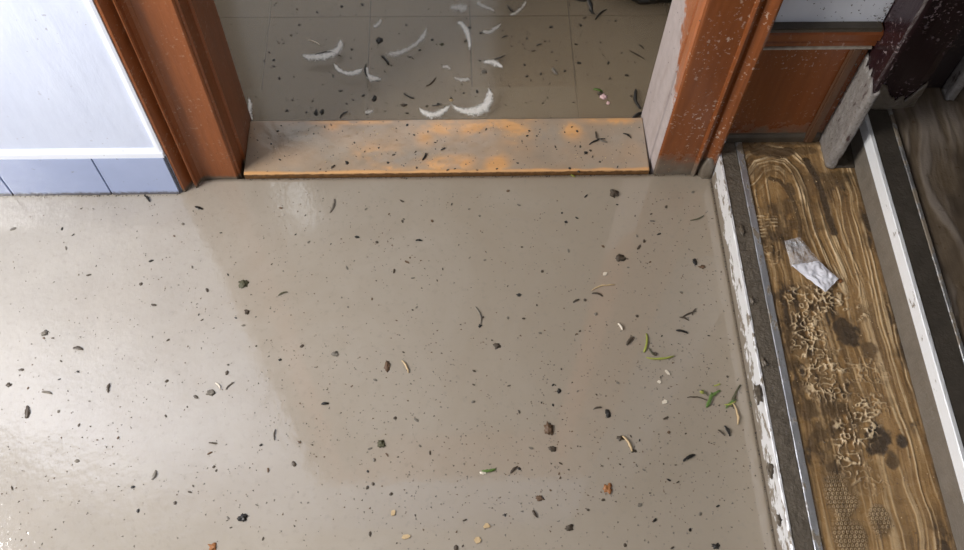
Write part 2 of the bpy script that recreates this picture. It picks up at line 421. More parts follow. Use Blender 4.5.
def grid_mesh(name, x0, x1, y0, y1, nx, ny, zfun, attrs, zbot):
    """closed slab: displaced top with float attributes, straight sides, flat bottom"""
    X, Y = np.meshgrid(np.linspace(x0, x1, nx), np.linspace(y0, y1, ny))
    Z = zfun(X, Y)
    top = np.stack([X.ravel(), Y.ravel(), Z.ravel()], 1)
    idx = np.arange(nx * ny).reshape(ny, nx)
    q = np.stack([idx[:-1, :-1], idx[:-1, 1:], idx[1:, 1:], idx[1:, :-1]], -1).reshape(-1, 4)
    ring = np.concatenate([idx[0, :], idx[1:, -1], idx[-1, -2::-1], idx[-2:0:-1, 0]])
    low = top[ring].copy(); low[:, 2] = zbot
    n = len(top); m = len(ring); li = n + np.arange(m)
    sq = np.stack([ring, li, np.roll(li, -1), np.roll(ring, -1)], 1)
    verts = np.concatenate([top, low]); faces = np.concatenate([q, sq])
    me = bpy.data.meshes.new(name)
    me.from_pydata(verts.tolist(), [], faces.tolist() + [li[::-1].tolist()])
    for an, fn in attrs.items():
        a = me.attributes.new(an, 'FLOAT', 'POINT'); val = np.zeros(len(verts)); val[:n] = fn(X, Y).ravel(); val[n:] = val[ring]
        a.data.foreach_set('value', val)
    sm = np.zeros(len(me.polygons), bool); sm[:len(q)] = True
    me.polygons.foreach_set('use_smooth', sm)
    return me
def blob(X, Y, cx, cy, rx, ry): return np.exp(-(((X - cx) / rx) ** 2 + ((Y - cy) / ry) ** 2))
def th_mud(X, Y):
    f = 0.90 + 0.45 * (fbm(X * 16, Y * 20, 3, 5) - .5)
    n = fbm(X * 34 + 2.5 * fbm(X * 12, Y * 14, 4), Y * 42, 9, 5)
    bare = np.zeros_like(X)
    for px, py, rx, ry, s in [(462, 127, .10, .014, .8), (520, 130, .05, .03, .55), (440, 165, .06, .016, .9), (447, 128, .06, .012, .8), (478, 126, .07, .018, .95), (515, 124, .05, .020, .8), (572, 130, .026, .018, .8), (605, 121, .08, .008, .8),
                              (455, 163, .045, .014, .9), (497, 166, .03, .022, .8), (430, 168, .04, .012, .6), (350, 122, .12, .006, .6), (375, 152, .07, .02, .35), (390, 168, .05, .012, .5), (333, 126, .02, .01, .5), (425, 137, .025, .02, .4)]:
        p = unproj(px, py, .015); bare = np.maximum(bare, s * blob(X, Y, p.x, p.y, rx * .8, ry * 1.25))
    bare = bare * (0.45 + 1.3 * sstep(.30, .62, n))
    edge = sstep(.007, .001, Y + .008 * (n - .5)) * .9
    return np.clip(f - np.maximum(bare, edge), 0, 1)
me = grid_mesh('threshold', -.0035, .8440, -0.001, .137, 340, 60, lambda X, Y: .0145 + .0012 * fbm(X * 20, Y * 20, 5) - .0006 * sstep(.004, 0, Y), {'mud': th_mud}, -.03)
th = link('threshold', me, m_threshold(), d1)
th['label'] = 'wooden threshold plank under a thin film of silt'

# ------------------------------------------------------------------ dado panel right of the door
PALELIP = m_mud('pale_silt_lip', (.12, .085, .06), (.50, .45, .38), .3, 90)
dp = tag(empty('trim_2', (1.08, 0.038, .07)), 'orange-brown wooden dado panel between door frame and maroon post', kind='structure')
box('panel', .979, 1.194, .034, .0405, .07, .352, VARN_P, dp, .001)
extrude('rail', [(.041, .352), (.030, .352), (.026, .356), (.026, .364), (.030, .369), (.021, .374), (.020, .390), (.026, .397), (.041, .399)], 'x', .979, 1.196, VARN_P, dp)
box('rail_lip', .981, 1.192, .0235, .034, .3485, .3545, PALELIP, dp, .0012)
box('rail_ledge', .981, 1.193, .0225, .041, .3925, .4035, DARKMUD_SHADE, dp, .002)
box('batten', 1.158, 1.176, .022, .035, .07, .352, VARN_D, dp, .003)
extrude('mud_fillet', [(.035, .068), (.0275, .068), (.028, .083), (.031, .090), (.035, .092)], 'x', .981, 1.190, DARKMUD_SHADE, dp)

# ------------------------------------------------------------------ steps on the right
H1, H2 = 0.070, 0.165
X1, X2 = 0.979, 1.253
def cfun_path(pts, z):
    return [unproj(px, py, z) for px, py in pts]
def dist_path(X, Y, P):
    """signed distance to a polyline (+ = right of the direction) and arc length"""
    best = np.full(X.shape, 1e9); sd = np.zeros_like(X); al = np.zeros_like(X); acc = 0
    for a, b in zip(P[:-1], P[1:]):
        dx, dy = b.x - a.x, b.y - a.y; L2 = dx * dx + dy * dy; L = math.sqrt(L2)
        t = np.clip(((X - a.x) * dx + (Y - a.y) * dy) / L2, 0, 1)
        ex, ey = X - a.x - t * dx, Y - a.y - t * dy; d = np.hypot(ex, ey)
        s = np.sign(dy * ex - dx * ey)
        k = d < best; best = np.where(k, d, best); sd = np.where(k, s * d, sd); al = np.where(k, acc + t * L, al); acc += L
    return sd, al
_cache = {}
def tread_fields(X, Y):
    key = X.shape
    if key in _cache: return _cache[key]
    # streak coordinate: along the swirl near the wall, along the step elsewhere
    P = cfun_path([(742, 172), (752, 158), (770, 152), (788, 156), (800, 168), (809, 187), (815, 210), (822, 235), (833, 262), (846, 290)], H1)
    sd, al = dist_path(X, Y, P)
    near = np.exp(-(sd / .055) ** 2) * sstep(-.44, -.22, Y)
    w = .010 * (fbm(X * 18, Y * 14, 41) - .5)
    straight = X + w + .05 * (fbm(X * 5, Y * 4, 42) - .5)
    st_sw = fbm((sd + w * .5) * 260, al * 9 + 3, 1, 3)
    st_st = fbm(straight * 240, Y * 5, 2, 3)
    streak = st_sw * near + st_st * (1 - near)
    pale = sstep(.50, .74, streak) * (.35 + .65 * near + .35 * sstep(1.17, 1.24, X))
    # dark wet mud: broad patches, plus a shadow painted behind the edge board
    mud = .80 * sstep(.47, .66, fbm(X * 15, Y * 11, 7, 6)) * sstep(.30, .55, fbm(X * 70, Y * 45, 70, 4)) + .55 * sstep(.55, .28, streak) * sstep(.32, .55, fbm(X * 9, Y * 7, 77)); mud = mud * (1 - .45 * near)
    def pb(px, py, rx, ry, s):
        nonlocal mud
        p = unproj(px, py, H1)
        a = np.hypot((X - p.x) / rx, (Y - p.y) / ry) + 1.25 * (fbm(X * 55, Y * 55, int(px), 5) - .5)
        mud = np.maximum(mud, s * sstep(1.15, .75, a))
    pb(850, 336, .022, .026, 1.0); pb(843, 328, .018, .02, .95); pb(878, 440, .026, .028, 1.0); pb(903, 441, .013, .014, 1.0); pb(868, 350, .02, .02, .7)
    pb(893, 462, .012, .02, .8); pb(775, 152, .045, .014, .85); pb(757, 148, .03, .012, .8); pb(842, 154, .036, .022, .95); pb(836, 178, .04, .018, .65); pb(805, 150, .03, .01, .6)  # the patch beside the board's foot paints its cast shadow
    pb(790, 190, .012, .02, .75); pb(788, 205, .012, .02, .6); pb(836, 470, .03, .03, .55); pb(790, 330, .03, .05, .45); pb(815, 440, .03, .04, .45); pb(822, 290, .02, .012, .7)
    Pd = cfun_path([(806, 160), (815, 175), (822, 192), (827, 212), (834, 232)], H1)
    d2, _ = dist_path(X, Y, Pd); mud = np.maximum(mud, .95 * sstep(.010, .005, np.abs(d2) + .004 * (fbm(X * 80, Y * 80, 5) - .5)))
    Pi = cfun_path([(770, 178), (779, 180), (788, 190), (795, 205), (800, 222), (800, 236)], H1)
    d3, _ = dist_path(X, Y, Pi); mud = np.maximum(mud, .8 * sstep(.006, .003, np.abs(d3)))
    edge = sstep(1.243, 1.252, X + .008 * (fbm(X * 10, Y * 26, 8) - .5)); mud = np.maximum(mud, .8 * edge)
    edge2 = sstep(1.036, 1.030, X + .004 * (fbm(X * 10, Y * 30, 18) - .5)); mud = np.maximum(mud, .7 * edge2)
    edge3 = sstep(.014, .026, Y + .01 * (fbm(X * 40, Y * 10, 28) - .5)); mud = np.maximum(mud, .85 * edge3)
    # sole prints: short worm-like pale ridges
    nn = fbm(X * 105 + 2 * fbm(X * 30, Y * 30, 2), Y * 105, 33, 2); worm = sstep(.085, .03, np.abs(nn - .5)) * sstep(.25, .5, fbm(X * 60, Y * 60, 35))
    zone = np.zeros_like(X)
    for px, py, rx, ry, s in [(815, 300, .05, .035, 1), (808, 335, .03, .05, 1), (830, 375, .045, .045, .9), (850, 312, .03, .02, .9), (860, 420, .028, .04, 1), (848, 445, .022, .05, 1), (880, 405, .03, .02, .6), (870, 372, .03, .03, .5), (772, 255, .02, .02, .5), (865, 475, .03, .03, .5)]:
        p = unproj(px, py, H1); zone = np.maximum(zone, s * sstep(1.15, .6, np.hypot((X - p.x) / rx / 1.3, (Y - p.y) / ry / 1.3) + .5 * (fbm(X * 45, Y * 45, int(px)) - .5)))
    wp = worm * zone
    # comb print
    p0 = unproj(766, 226, H1); zc = (np.abs(X - p0.x - .15 * (Y - p0.y)) < .024) & (np.abs(Y - p0.y) < .030)
    comb = zc * sstep(.1, .6, np.sin((Y + .006 * (fbm(X * 60, Y * 30, 4) - .5)) * 2 * math.pi / .0078)) * sstep(.35, .65, fbm(X * 60, Y * 60, 14)) * .75
    # dotted sole print near the bottom
    pz = [(842, 495, .03, .05), (850, 535, .03, .04), (880, 520, .02, .03)]
    dz = np.zeros_like(X)
    for px, py, rx, ry in pz:
        p = unproj(px, py, H1); dz = np.maximum(dz, sstep(1.1, .7, np.hypot((X - p.x) / rx, (Y - p.y) / ry)))
    cs = .0072; row = np.floor(Y / cs); gx = (X / cs + .5 * (row % 2)) % 1 - .5; gy = (Y / cs) % 1 - .5; rr = np.hypot(gx, gy)
    ring = sstep(.14, .06, np.abs(rr - .30)) * dz * .7 * sstep(.35, .6, fbm(X * 40, Y * 40, 63))
    big = np.maximum.reduce([wp, comb, ring])
    mud = mud * (1 - .8 * wp) * (1 - .6 * comb)
    mud = np.maximum(mud, zone * .5 * (1 - worm) * sstep(.4, .6, fbm(X * 70, Y * 70, 51)))
    mud = np.maximum(mud, dz * .55 * (1 - ring))
    pale = np.clip(np.maximum(pale * (1 - mud), big), 0, 1)
    hgt = .0024 * pale * (near * .6 + .4) + .0026 * big + .0014 * mud * fbm(X * 90, Y * 90, 8) * 1.6 + .0016 * streak
    _cache[key] = (np.clip(mud, 0, 1), pale, hgt)
    return _cache[key]

def m_tread(name, wood1, wood2, palec, darkc, rough):
    m, nt, b = new_mat(name)
    v = coords(nt)
    a1 = node(nt, 'ShaderNodeAttribute', attribute_name='mud'); a2 = node(nt, 'ShaderNodeAttribute', attribute_name='pale')
    g = noise_tex(nt, coords(nt, (90, 5, 1)), 1.0, 5, .65, .8)
    c = mixc(nt, ramp(nt, g, [(.3, 0), (.72, 1)]), wood1, wood2)
    c = mixc(nt, ramp(nt, noise_tex(nt, v, 30, 5), [(.42, 0), (.8, .5)]), c, tuple(k * .6 for k in wood1))
    c = mixc(nt, a2.outputs['Fac'], c, palec)
    c = mixc(nt, a1.outputs['Fac'], c, mixc(nt, noise_tex(nt, v, 90, 4), darkc, tuple(k * 1.7 for k in darkc)))
    setc(nt, b.inputs['Base Color'], c)
    setc(nt, b.inputs['Roughness'], math_(nt, 'MULTIPLY_ADD', noise_tex(nt, v, 45, 3), .35, rough))
    bump(nt, b, noise_tex(nt, v, 220, 4), 0.28, 0.002)
    return m
TREAD = m_tread('muddy_wood_vinyl', (.255, .138, .050), (.49, .31, .14), (.78, .60, .37), (.058, .040, .025), .10)
TREAD2 = m_tread('silted_wood_vinyl', (.11, .078, .048), (.20, .155, .11), (.24, .20, .165), (.05, .038, .028), .16)

s1 = tag(empty('lower_step', (X1, -0.5, 0)), 'lower step covered in muddy wood-look vinyl with metal nosing', 'step', kind='structure')
Y0, Y1 = -2.2, 0.034
box('body', X1 + .003, X2, Y0, Y1, -0.05, H1 - .0045, CONC, s1)
X1B, X1C = X1 + .036, X1 + .050
def noisy_strip(name, x0, x1, z0, z1, y0, y1, m, parent, lip=0.0, amp=.0008, seed=1, side=False):
    """long bar along y with an uneven skin of mud"""
    ny = 420; prof = [(x0, z0), (x0, z1 - .0015), (x0 + .0012, z1), ((x0 + x1) / 2, z1), (x1 - .001, z1), (x1, z1 - .001), (x1, z0)]
    n = len(prof); ys = np.linspace(y0, y1, ny); V = []
    for i, y in enumerate(ys):
        for k, (x, z) in enumerate(prof):
            a = (fbm(np.array([y * 70 + k * 3]), np.array([k * 5.3]), seed, 3)[0] - .5) * 2 * amp
            if z <= z0 + 1e-6: V.append((x + (a if side and k == 0 else 0), y, z + (3 * a if side and k == 0 else 0)))
            else: V.append((x + (a if k < 2 else 0), y, z + (a if 1 <= k <= 4 else 0)))
    Fc = []
    for i in range(ny - 1):
        for k in range(n):
            Fc.append((i * n + k, i * n + (k + 1) % n, (i + 1) * n + (k + 1) % n, (i + 1) * n + k))
    Fc.append(tuple(range(n))); Fc.append(tuple((ny - 1) * n + k for k in range(n)))
    me = bpy.data.meshes.new(name); me.from_pydata(V, [], Fc)
    return link(name, me, m, parent)
noisy_strip('nosing_lip', X1 - .002, X1 + .0035, -0.012, H1 + .0012, Y0, .026, ALU, s1, amp=.0010, seed=3, side=False)
noisy_strip('nosing_band', X1 + .0036, X1B, H1 - .006, H1 - .0003, Y0, .0265, ALU_MUD, s1, amp=.0016, seed=5)
noisy_strip('nosing_strip', X1B + .0004, X1C, H1 - .006, H1 + .0012, Y0, .0265, ALU_STRIP, s1, amp=.0004, seed=8)
me = grid_mesh('tread', X1C + .0008, X2 - .0005, -1.02, Y1 - .004, 190, 760, lambda X, Y: H1 - .0028 + tread_fields(X, Y)[2],
               {'mud': lambda X, Y: tread_fields(X, Y)[0], 'pale': lambda X, Y: tread_fields(X, Y)[1]}, H1 - .006)  # 'mud' also holds the shadow painted behind the edge board
link('tread', me, TREAD, s1)['label'] = 'wood-look vinyl tread smeared with swirls of mud and shoe prints'

RISERMUD = m_mud('riser_silt', (.13, .112, .09), (.23, .20, .165), .3, 35)
s2 = tag(empty('upper_step', (X2, -0.5, H1)), 'upper step with silted wood-look vinyl and shiny white nosing', 'step', kind='structure')
box('body', X2 + .003, 2.2, Y0, .56, -0.05, H2 - .006, CONC, s2)
noisy_strip('riser', X2 - .0015, X2 + .0028, H1 - .004, H2 - .029, Y0, .052, RISERMUD, s2, amp=.0015, seed=13, side=False)
noisy_strip('nosing_lip', X2 - .005, X2 + .0035, H2 - .030, H2 + .001, Y0, .052, m_alu('bright_white_lip', (.93, .94, .95), .66, .15), s2, amp=.0005, seed=21)
noisy_strip('nosing_band', X2 + .0036, X2 + .046, H2 - .006, H2 - .0004, Y0, .053, m_mud('dark_mud_band', (.040, .034, .028), (.10, .085, .068), .3), s2, amp=.0008, seed=23)
noisy_strip('nosing_strip', X2 + .0464, X2 + .054, H2 - .006, H2 + .001, Y0, .053, m_alu('muddy_strip', (.5, .5, .5), .5), s2, amp=.0004, seed=25)
def t2(X, Y): return sstep(.45, .75, fbm(X * 60 + 4 * fbm(X * 6, Y * 6, 3), Y * 7, 61, 4))
def t2m(X, Y): return np.clip(.75 * sstep(.48, .72, fbm(X * 16, Y * 10, 71, 5)) + sstep(X2 + .066, X2 + .056, X), 0, 1)
me = grid_mesh('tread', X2 + .055, 1.72, -1.02, .56, 160, 420, lambda X, Y: H2 - .002 + .0016 * t2(X, Y), {'mud': t2m, 'pale': t2}, H2 - .006)
link('tread', me, TREAD2, s2)

# ------------------------------------------------------------------ maroon door post beside the upper step
d2 = tag(empty('door_2', (1.27, 0.03, H1)), 'maroon painted door post with silt around its foot', kind='structure')
PH = 2.3
def post_board():
    # narrow board whose foot stands on the lower step
    return extrude('edge_board', [(1.197, .0405), (1.1955, -.034), (1.199, -.0385), (1.2065, -.0385), (1.2095, -.034), (1.2095, .0405)], 'z', H1 - .002, PH, MAROON, d2)
post_board()
extrude('post', [(1.2097, .130), (1.2097, .042), (1.245, .0415), (1.29, .0375), (1.335, .0405), (1.352, .046), (1.352, .130)], 'z', H2 - .002, PH, MAROON, d2)
# silt crust clinging to the foot of the board and the post: rough shells with a ragged upper edge
def crust(name, pts, z0, zt, m, seed, thick=.0022, nz=40, cell=.0035, parent=d2):
    """skin on a vertical path pts [(x,y)...] (outside on the left of the walking direction), ragged top"""
    L = [0]
    for a, b in zip(pts[:-1], pts[1:]): L.append(L[-1] + math.hypot(b[0] - a[0], b[1] - a[1]))
    nu = max(6, int(L[-1] / cell)); V = []; Fc = []
    def at(s):
        for k in range(len(pts) - 1):
            if s <= L[k + 1] + 1e-9:
                t = (s - L[k]) / (L[k + 1] - L[k]); a, b = pts[k], pts[k + 1]
                dx, dy = b[0] - a[0], b[1] - a[1]; l = math.hypot(dx, dy)
                return a[0] + dx * t, a[1] + dy * t, -dy / l, dx / l
        return (*pts[-1], 0, 0)
    for i in range(nu + 1):
        s = L[-1] * i / nu; x, y, nx, ny = at(s)
        top = zt(s / L[-1]) + .05 * (float(fbm(np.array([s * 90.]), np.array([1.]), seed)[0]) - .5)
        for j in range(nz + 1):
            z = z0 + (top - z0) * j / nz
            d = thick * (.35 + 1.2 * float(fbm(np.array([s * 130.]), np.array([z * 130.]), seed + 3)[0])) * (1 if j < nz else .05)
            V.append((x + nx * d, y + ny * d, z))
    for i in range(nu):
        for j in range(nz):
            a = i * (nz + 1) + j; Fc.append((a, a + nz + 1, a + nz + 2, a + 1))
    n = len(V)
    me = bpy.data.meshes.new(name); me.from_pydata(V, [], Fc); me.update()
    o = link(name, me, m, parent, smooth=True)
    s = o.modifiers.new('solid', 'SOLIDIFY'); s.thickness = .0012; s.offset = -1
    return o
# walk so that the outside is on the left: up the left face from wall to front edge
crust('silt_crust', [(1.2085, -.0388), (1.199, -.0388), (1.1953, -.034), (1.1967, .040)],
      H1, lambda t: .30 + .03 * t, CRUST, 5, .0032, 46)
crust('silt_crust', [(1.3522, .12), (1.3522, .0458), (1.335, .0402), (1.29, .0372), (1.245, .0412), (1.212, .0417)], H2, lambda t: .225 + .03 * math.sin(9 * t), WETMUD, 9, .0035)
# dark mud-coloured wedge standing in for the board's shadow on the tread
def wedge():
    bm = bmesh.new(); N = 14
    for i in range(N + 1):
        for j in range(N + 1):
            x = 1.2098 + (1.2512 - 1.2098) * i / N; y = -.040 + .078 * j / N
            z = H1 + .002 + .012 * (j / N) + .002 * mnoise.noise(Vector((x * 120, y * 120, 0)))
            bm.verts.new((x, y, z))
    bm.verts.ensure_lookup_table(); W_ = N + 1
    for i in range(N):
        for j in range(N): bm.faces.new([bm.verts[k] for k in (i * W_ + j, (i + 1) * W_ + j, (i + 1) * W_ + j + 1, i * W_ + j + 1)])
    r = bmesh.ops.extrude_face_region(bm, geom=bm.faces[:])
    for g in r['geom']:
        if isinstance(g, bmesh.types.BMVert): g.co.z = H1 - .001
    return bm_obj('shadow_wedge', bm, DARKMUD_SHADE, d2, True)
wedge()

d3 = tag(empty('unlit_opening', (1.75, .09, H2)), 'dark panel standing in for the unlit opening behind the maroon post', kind='structure')
box('leaf', 1.3535, 2.15, .085, .125, H2 + .001, 2.2, DARKWOOD_SHADE, d3, .003)  # near-black sheet put where the opening is only dark
box('unlit_opening_strip', 1.424, 1.438, .058, .0848, H2 + .001, 2.2, DARKWOOD_SHADE, d3, .003)
crust('silt_crust', [(1.4388, .0575), (1.4233, .0575), (1.4233, .084)], H2, lambda t: .34, CRUST, 31, parent=d3)

# ------------------------------------------------------------------ water
def water(name, x0, x1, y0, y1, nx, ny, m, amp, seed):
    def zf(X, Y): return amp * (fbm(X * 9, Y * 9, seed, 3) - .5) * sstep(0, .03, X - x0) * sstep(0, .03, x1 - X)
    me = grid_mesh(name, x0, x1, y0, y1, nx, ny, zf, {}, FLOOR_Z + .0015)
    return link(name, me, m)
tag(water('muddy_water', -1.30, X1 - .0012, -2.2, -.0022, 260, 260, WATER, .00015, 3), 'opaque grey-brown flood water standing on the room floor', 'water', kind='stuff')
tag(water('hall_water', -1.30, 1.47, .1375, 1.59, 220, 140, HALL_WATER, .0002, 6), 'darker brown flood water beyond the threshold', 'water', kind='stuff')

# ------------------------------------------------------------------ foam, debris, wrapper
ZR = 0.0003          # room water level
ZT = 0.0152          # silt on the threshold
def W2(px, py, z): v = unproj(px, py, z); return Vector((v.x, v.y, z))

FOAM, _nt, _b = new_mat('foam')
_v = coords(_nt)
setc(_nt, _b.inputs['Base Color'], mixc(_nt, noise_tex(_nt, _v, 130, 4), (.66, .62, .55), (.95, .94, .92)))
_ac = node(_nt, 'ShaderNodeAttribute', attribute_name='across')
_k = math_(_nt, 'ADD', math_(_nt, 'MULTIPLY', _ac.outputs['Fac'], 1.1), math_(_nt, 'MULTIPLY', noise_tex(_nt, _v, 190, 4, .65), 1.1))
setc(_nt, _b.inputs['Alpha'], ramp(_nt, math_(_nt, 'MULTIPLY', _k, .6), [(.55, 0), (.86, 1.0)]))
_b.inputs['Roughness'].default_value = .5
bump(_nt, _b, noise_tex(_nt, _v, 500, 3), .6, .002)
FOAM_D = FOAM.copy(); FOAM_D.name = 'thin_foam'
for n in FOAM_D.node_tree.nodes:
    if n.type == 'VALTORGB': n.color_ramp.elements[1].color = (.50, .50, .50, 1); n.color_ramp.elements[0].position = .62; n.color_ramp.elements[1].position = .90

def smooth_path(pts, n):
    """Catmull-Rom through 2D points"""
    P = [np.array(p, float) for p in pts]; P = [2 * P[0] - P[1]] + P + [2 * P[-1] - P[-2]]; out = []
    seg = len(P) - 3
    for i in range(n + 1):
        t = i / n * seg; k = min(int(t), seg - 1); t -= k; a, b, c, d = P[k:k + 4]
        out.append(.5 * (2 * b + (c - a) * t + (2 * a - 5 * b + 4 * c - d) * t * t + (3 * b - a - 3 * c + d) * t ** 3))
    return out
def foam(pts, wid, label, m=FOAM, z=.0006, seed=1, h=.0016):
    """low bubbly ridge of foam; wid = widths (px) at the control points"""
    n = 14 * (len(pts) - 1); C2 = smooth_path(pts, n); wd = np.interp(np.linspace(0, 1, n + 1), np.linspace(0, 1, len(wid)), wid)
    bm = bmesh.new(); rows = []; K = 8; lay = bm.verts.layers.float.new('across')
    for i, c in enumerate(C2):
        t = C2[min(i + 1, n)] - C2[max(i - 1, 0)]; t = t / (np.linalg.norm(t) + 1e-9); nr = np.array([-t[1], t[0]]); row = []
        w = wd[i] * (1.1 + .8 * float(fbm(np.array([i * .45]), np.array([seed * 3.1]), seed)[0]))
        for k in range(K + 1):
            s = k / K - .5; q = c + nr * w * 1.5 * s * (1 + .35 * (random.random() - .5))
            p = W2(q[0], q[1], z)
            p.z += h * max(0, 1 - (2 * s) ** 2) * (.5 + random.random() * .7)
            vv = bm.verts.new(p); vv[lay] = max(0, 1 - abs(k / K - .62) / .5) * min(1, 5 * min(i, n - i) / n + .25); row.append(vv)
        rows.append(row)
    for a, b in zip(rows[:-1], rows[1:]):
        for k in range(K): bm.faces.new((a[k], a[k + 1], b[k + 1], b[k]))
    r = bmesh.ops.extrude_face_region(bm, geom=bm.faces[:])
    for g in r['geom']:
        if isinstance(g, bmesh.types.BMVert): g.co.z = z - .0006
    o = bm_obj('foam_streak', bm, m, None, True)
    return tag(o, label, 'foam', 'foam streaks on the hall water')
foam([(299, 54), (310, 56), (322, 55), (334, 51), (339, 45), (340, 38)], [2, 5, 6, 6, 5, 1], 'thick white crescent of foam nearest the left door jamb', seed=1)
foam([(333, 62), (339, 69), (348, 73), (357, 71), (363, 68)], [2, 3, 3, 4, 2], 'thin white foam curve just right of the thick crescent', seed=2)
foam([(368, 66), (368, 73), (372, 77), (383, 79)], [3, 3, 5, 2], 'small hooked foam streak touching a dark twig', seed=3)
foam([(418, 107), (425, 112), (433, 114), (443, 110), (451, 104)], [1, 4, 5, 4, 2], 'white foam scallop at the threshold left of the tan pebble', seed=4)
foam([(451, 103), (457, 108), (466, 110), (476, 109), (484, 104), (488, 96), (488, 84)], [2, 3, 5, 8, 8, 6, 1], 'broad white foam scallop at the threshold right of the tan pebble', seed=5)
foam([(383, 53), (397, 52), (411, 46), (421, 37), (429, 22)], [5, 5, 4, 5, 2], 'faint tan foam arc in the middle of the hall water', FOAM_D, seed=6)
foam([(456, 21), (463, 24), (468, 32), (470, 42), (470, 52)], [3, 4, 5, 3, 2], 'pale foam streak running into the tile joint', seed=7)
foam([(482, 62), (490, 61), (497, 63), (504, 68)], [2, 4, 4, 2], 'short pale foam streak under a dark stick', seed=8)
foam([(480, 31), (489, 31), (496, 27), (502, 23)], [2, 4, 4, 2], 'faint foam curve right of the tile joint', FOAM_D, seed=9)
foam([(475, 0), (483, 5), (490, 8), (496, 12)], [4, 4, 3, 2], 'faint foam streak at the top edge right of the joint', FOAM_D, seed=10)
foam([(448, 7), (456, 6), (463, 6), (469, 8)], [3, 7, 9, 5], 'blurred white foam patch at the top of the tile joint', FOAM_D, seed=11)
foam([(372, 27), (378, 23), (381, 18)], [3, 4, 2], 'short faint foam dash above the hooked streak', FOAM_D, seed=12)
foam([(364, 112), (369, 111), (373, 109)], [3, 5, 2], 'tiny foam dash at the threshold by the short joint', FOAM_D, seed=13)
foam([(441, 67), (447, 66), (452, 70)], [3, 4, 2], 'faint foam dash left of the tile joint', FOAM_D, seed=14)
foam([(453, 77), (462, 79), (471, 78)], [2, 4, 3], 'faint foam dash at the lower end of the tile joint', FOAM_D, seed=15)
foam([(249, 97), (251, 106), (250, 115), (254, 120)], [2, 4, 5, 2], 'white froth caught against the back corner of the left jamb', seed=16)
foam([(508, 15), (516, 12), (523, 5), (526, 0)], [2, 3, 3, 2], 'faint foam streak under a dark stick at the top edge', FOAM_D, seed=17)

def tube(bm, P, R, K=6):
    rings = []
    for i, p in enumerate(P):
        t = (P[min(i + 1, len(P) - 1)] - P[max(i - 1, 0)]).normalized(); s = Vector((-t.y, t.x, 0))
        if s.length < 1e-6: s = Vector((1, 0, 0))
        s.normalize(); u = t.cross(s)
        rings.append([bm.verts.new(p + (s * math.cos(2 * math.pi * k / K) + u * math.sin(2 * math.pi * k / K)) * R[i]) for k in range(K)])
    for a, b in zip(rings[:-1], rings[1:]):
        for k in range(K): bm.faces.new((a[k], a[(k + 1) % K], b[(k + 1) % K], b[k]))
    bm.faces.new(rings[0]); bm.faces.new(rings[-1])
def stick_bm(p0, p1, w, bend=.12, seg=6):
    bm = bmesh.new(); d = p1 - p0; s = Vector((-d.y, d.x, 0)) * bend * random.choice((-1, 1)); P = []; R = []
    for i in range(seg + 1):
        t = i / seg; P.append(p0 + d * t + s * (4 * t * (1 - t)) * (.6 + .5 * random.random()) + Vector((0, 0, w * .35)))
        R.append(w * .5 * (1 - .55 * abs(2 * t - 1) ** 2) * (.8 + .4 * random.random()))
    tube(bm, P, R); return bm
def leaf_bm(p0, p1, w, bend=.15, seg=8):
    bend *= random.uniform(.1, .8); bm = bmesh.new(); d = p1 - p0; nr = Vector((-d.y, d.x, 0)).normalized(); s = nr * d.length * bend * random.choice((-1, 1)); top = []; bot = []
    for i in range(seg + 1):
        t = i / seg; c = p0 + d * t + s * 4 * t * (1 - t); ww = w * .5 * (math.sin(math.pi * (.08 + .86 * t)) ** .5) * random.uniform(.55, 1.1)
        z = Vector((0, 0, .0006 + .0015 * math.sin(math.pi * t)))
        top.append([bm.verts.new(c + nr * ww + z + Vector((0, 0, .0006))), bm.verts.new(c + z), bm.verts.new(c - nr * ww + z + Vector((0, 0, .0006)))])
        bot.append([bm.verts.new(v.co - Vector((0, 0, .0006))) for v in top[-1]])
    for r in (top, bot):
        for a, b in zip(r[:-1], r[1:]):
            for k in range(2): bm.faces.new((a[k], a[k + 1], b[k + 1], b[k]))
    for a, b, c, e in zip(top[:-1], top[1:], bot[:-1], bot[1:]):
        bm.faces.new((a[0], b[0], e[0], c[0])); bm.faces.new((a[2], b[2], e[2], c[2]))
    for a, c in ((top[0], bot[0]), (top[-1], bot[-1])):
        for k in range(2): bm.faces.new((a[k], a[k + 1], c[k + 1], c[k]))
    return bm
def clump_bm(c, rx, ry, h, rough=.5, sub=3):
    bm = bmesh.new(); bmesh.ops.create_icosphere(bm, subdivisions=sub, radius=1); o = Vector((random.random() * 50, random.random() * 50, 3))
    for v in bm.verts:
        k = 1 + rough * 1.7 * mnoise.noise(v.co * 1.5 + o) + rough * 1.2 * mnoise.noise(v.co * 3.3 + o); k = max(k, .25)
        v.co = Vector((c.x + v.co.x * rx * k, c.y + v.co.y * ry * k, c.z + max(v.co.z * k, -.35) * h + h * .25))
    return bm
def chip_bm(c, r, asp, ang, h=.0016):
    bm = bmesh.new(); n = 6; top = []
    for k in range(n):
        a = 2 * math.pi * k / n + random.uniform(-.3, .3); q = r * random.uniform(.75, 1.15)
        x, y = math.cos(a) * q, math.sin(a) * q * asp
        top.append((c.x + x * math.cos(ang) - y * math.sin(ang), c.y + x * math.sin(ang) + y * math.cos(ang)))
    t = [bm.verts.new((x, y, c.z + h + random.uniform(0, .0006))) for x, y in top]; b = [bm.verts.new((x, y, c.z - .0003)) for x, y in top]
    bm.faces.new(t); bm.faces.new(b[::-1])
    for k in range(n): bm.faces.new((t[k], t[(k + 1) % n], b[(k + 1) % n], b[k]))
    return bm

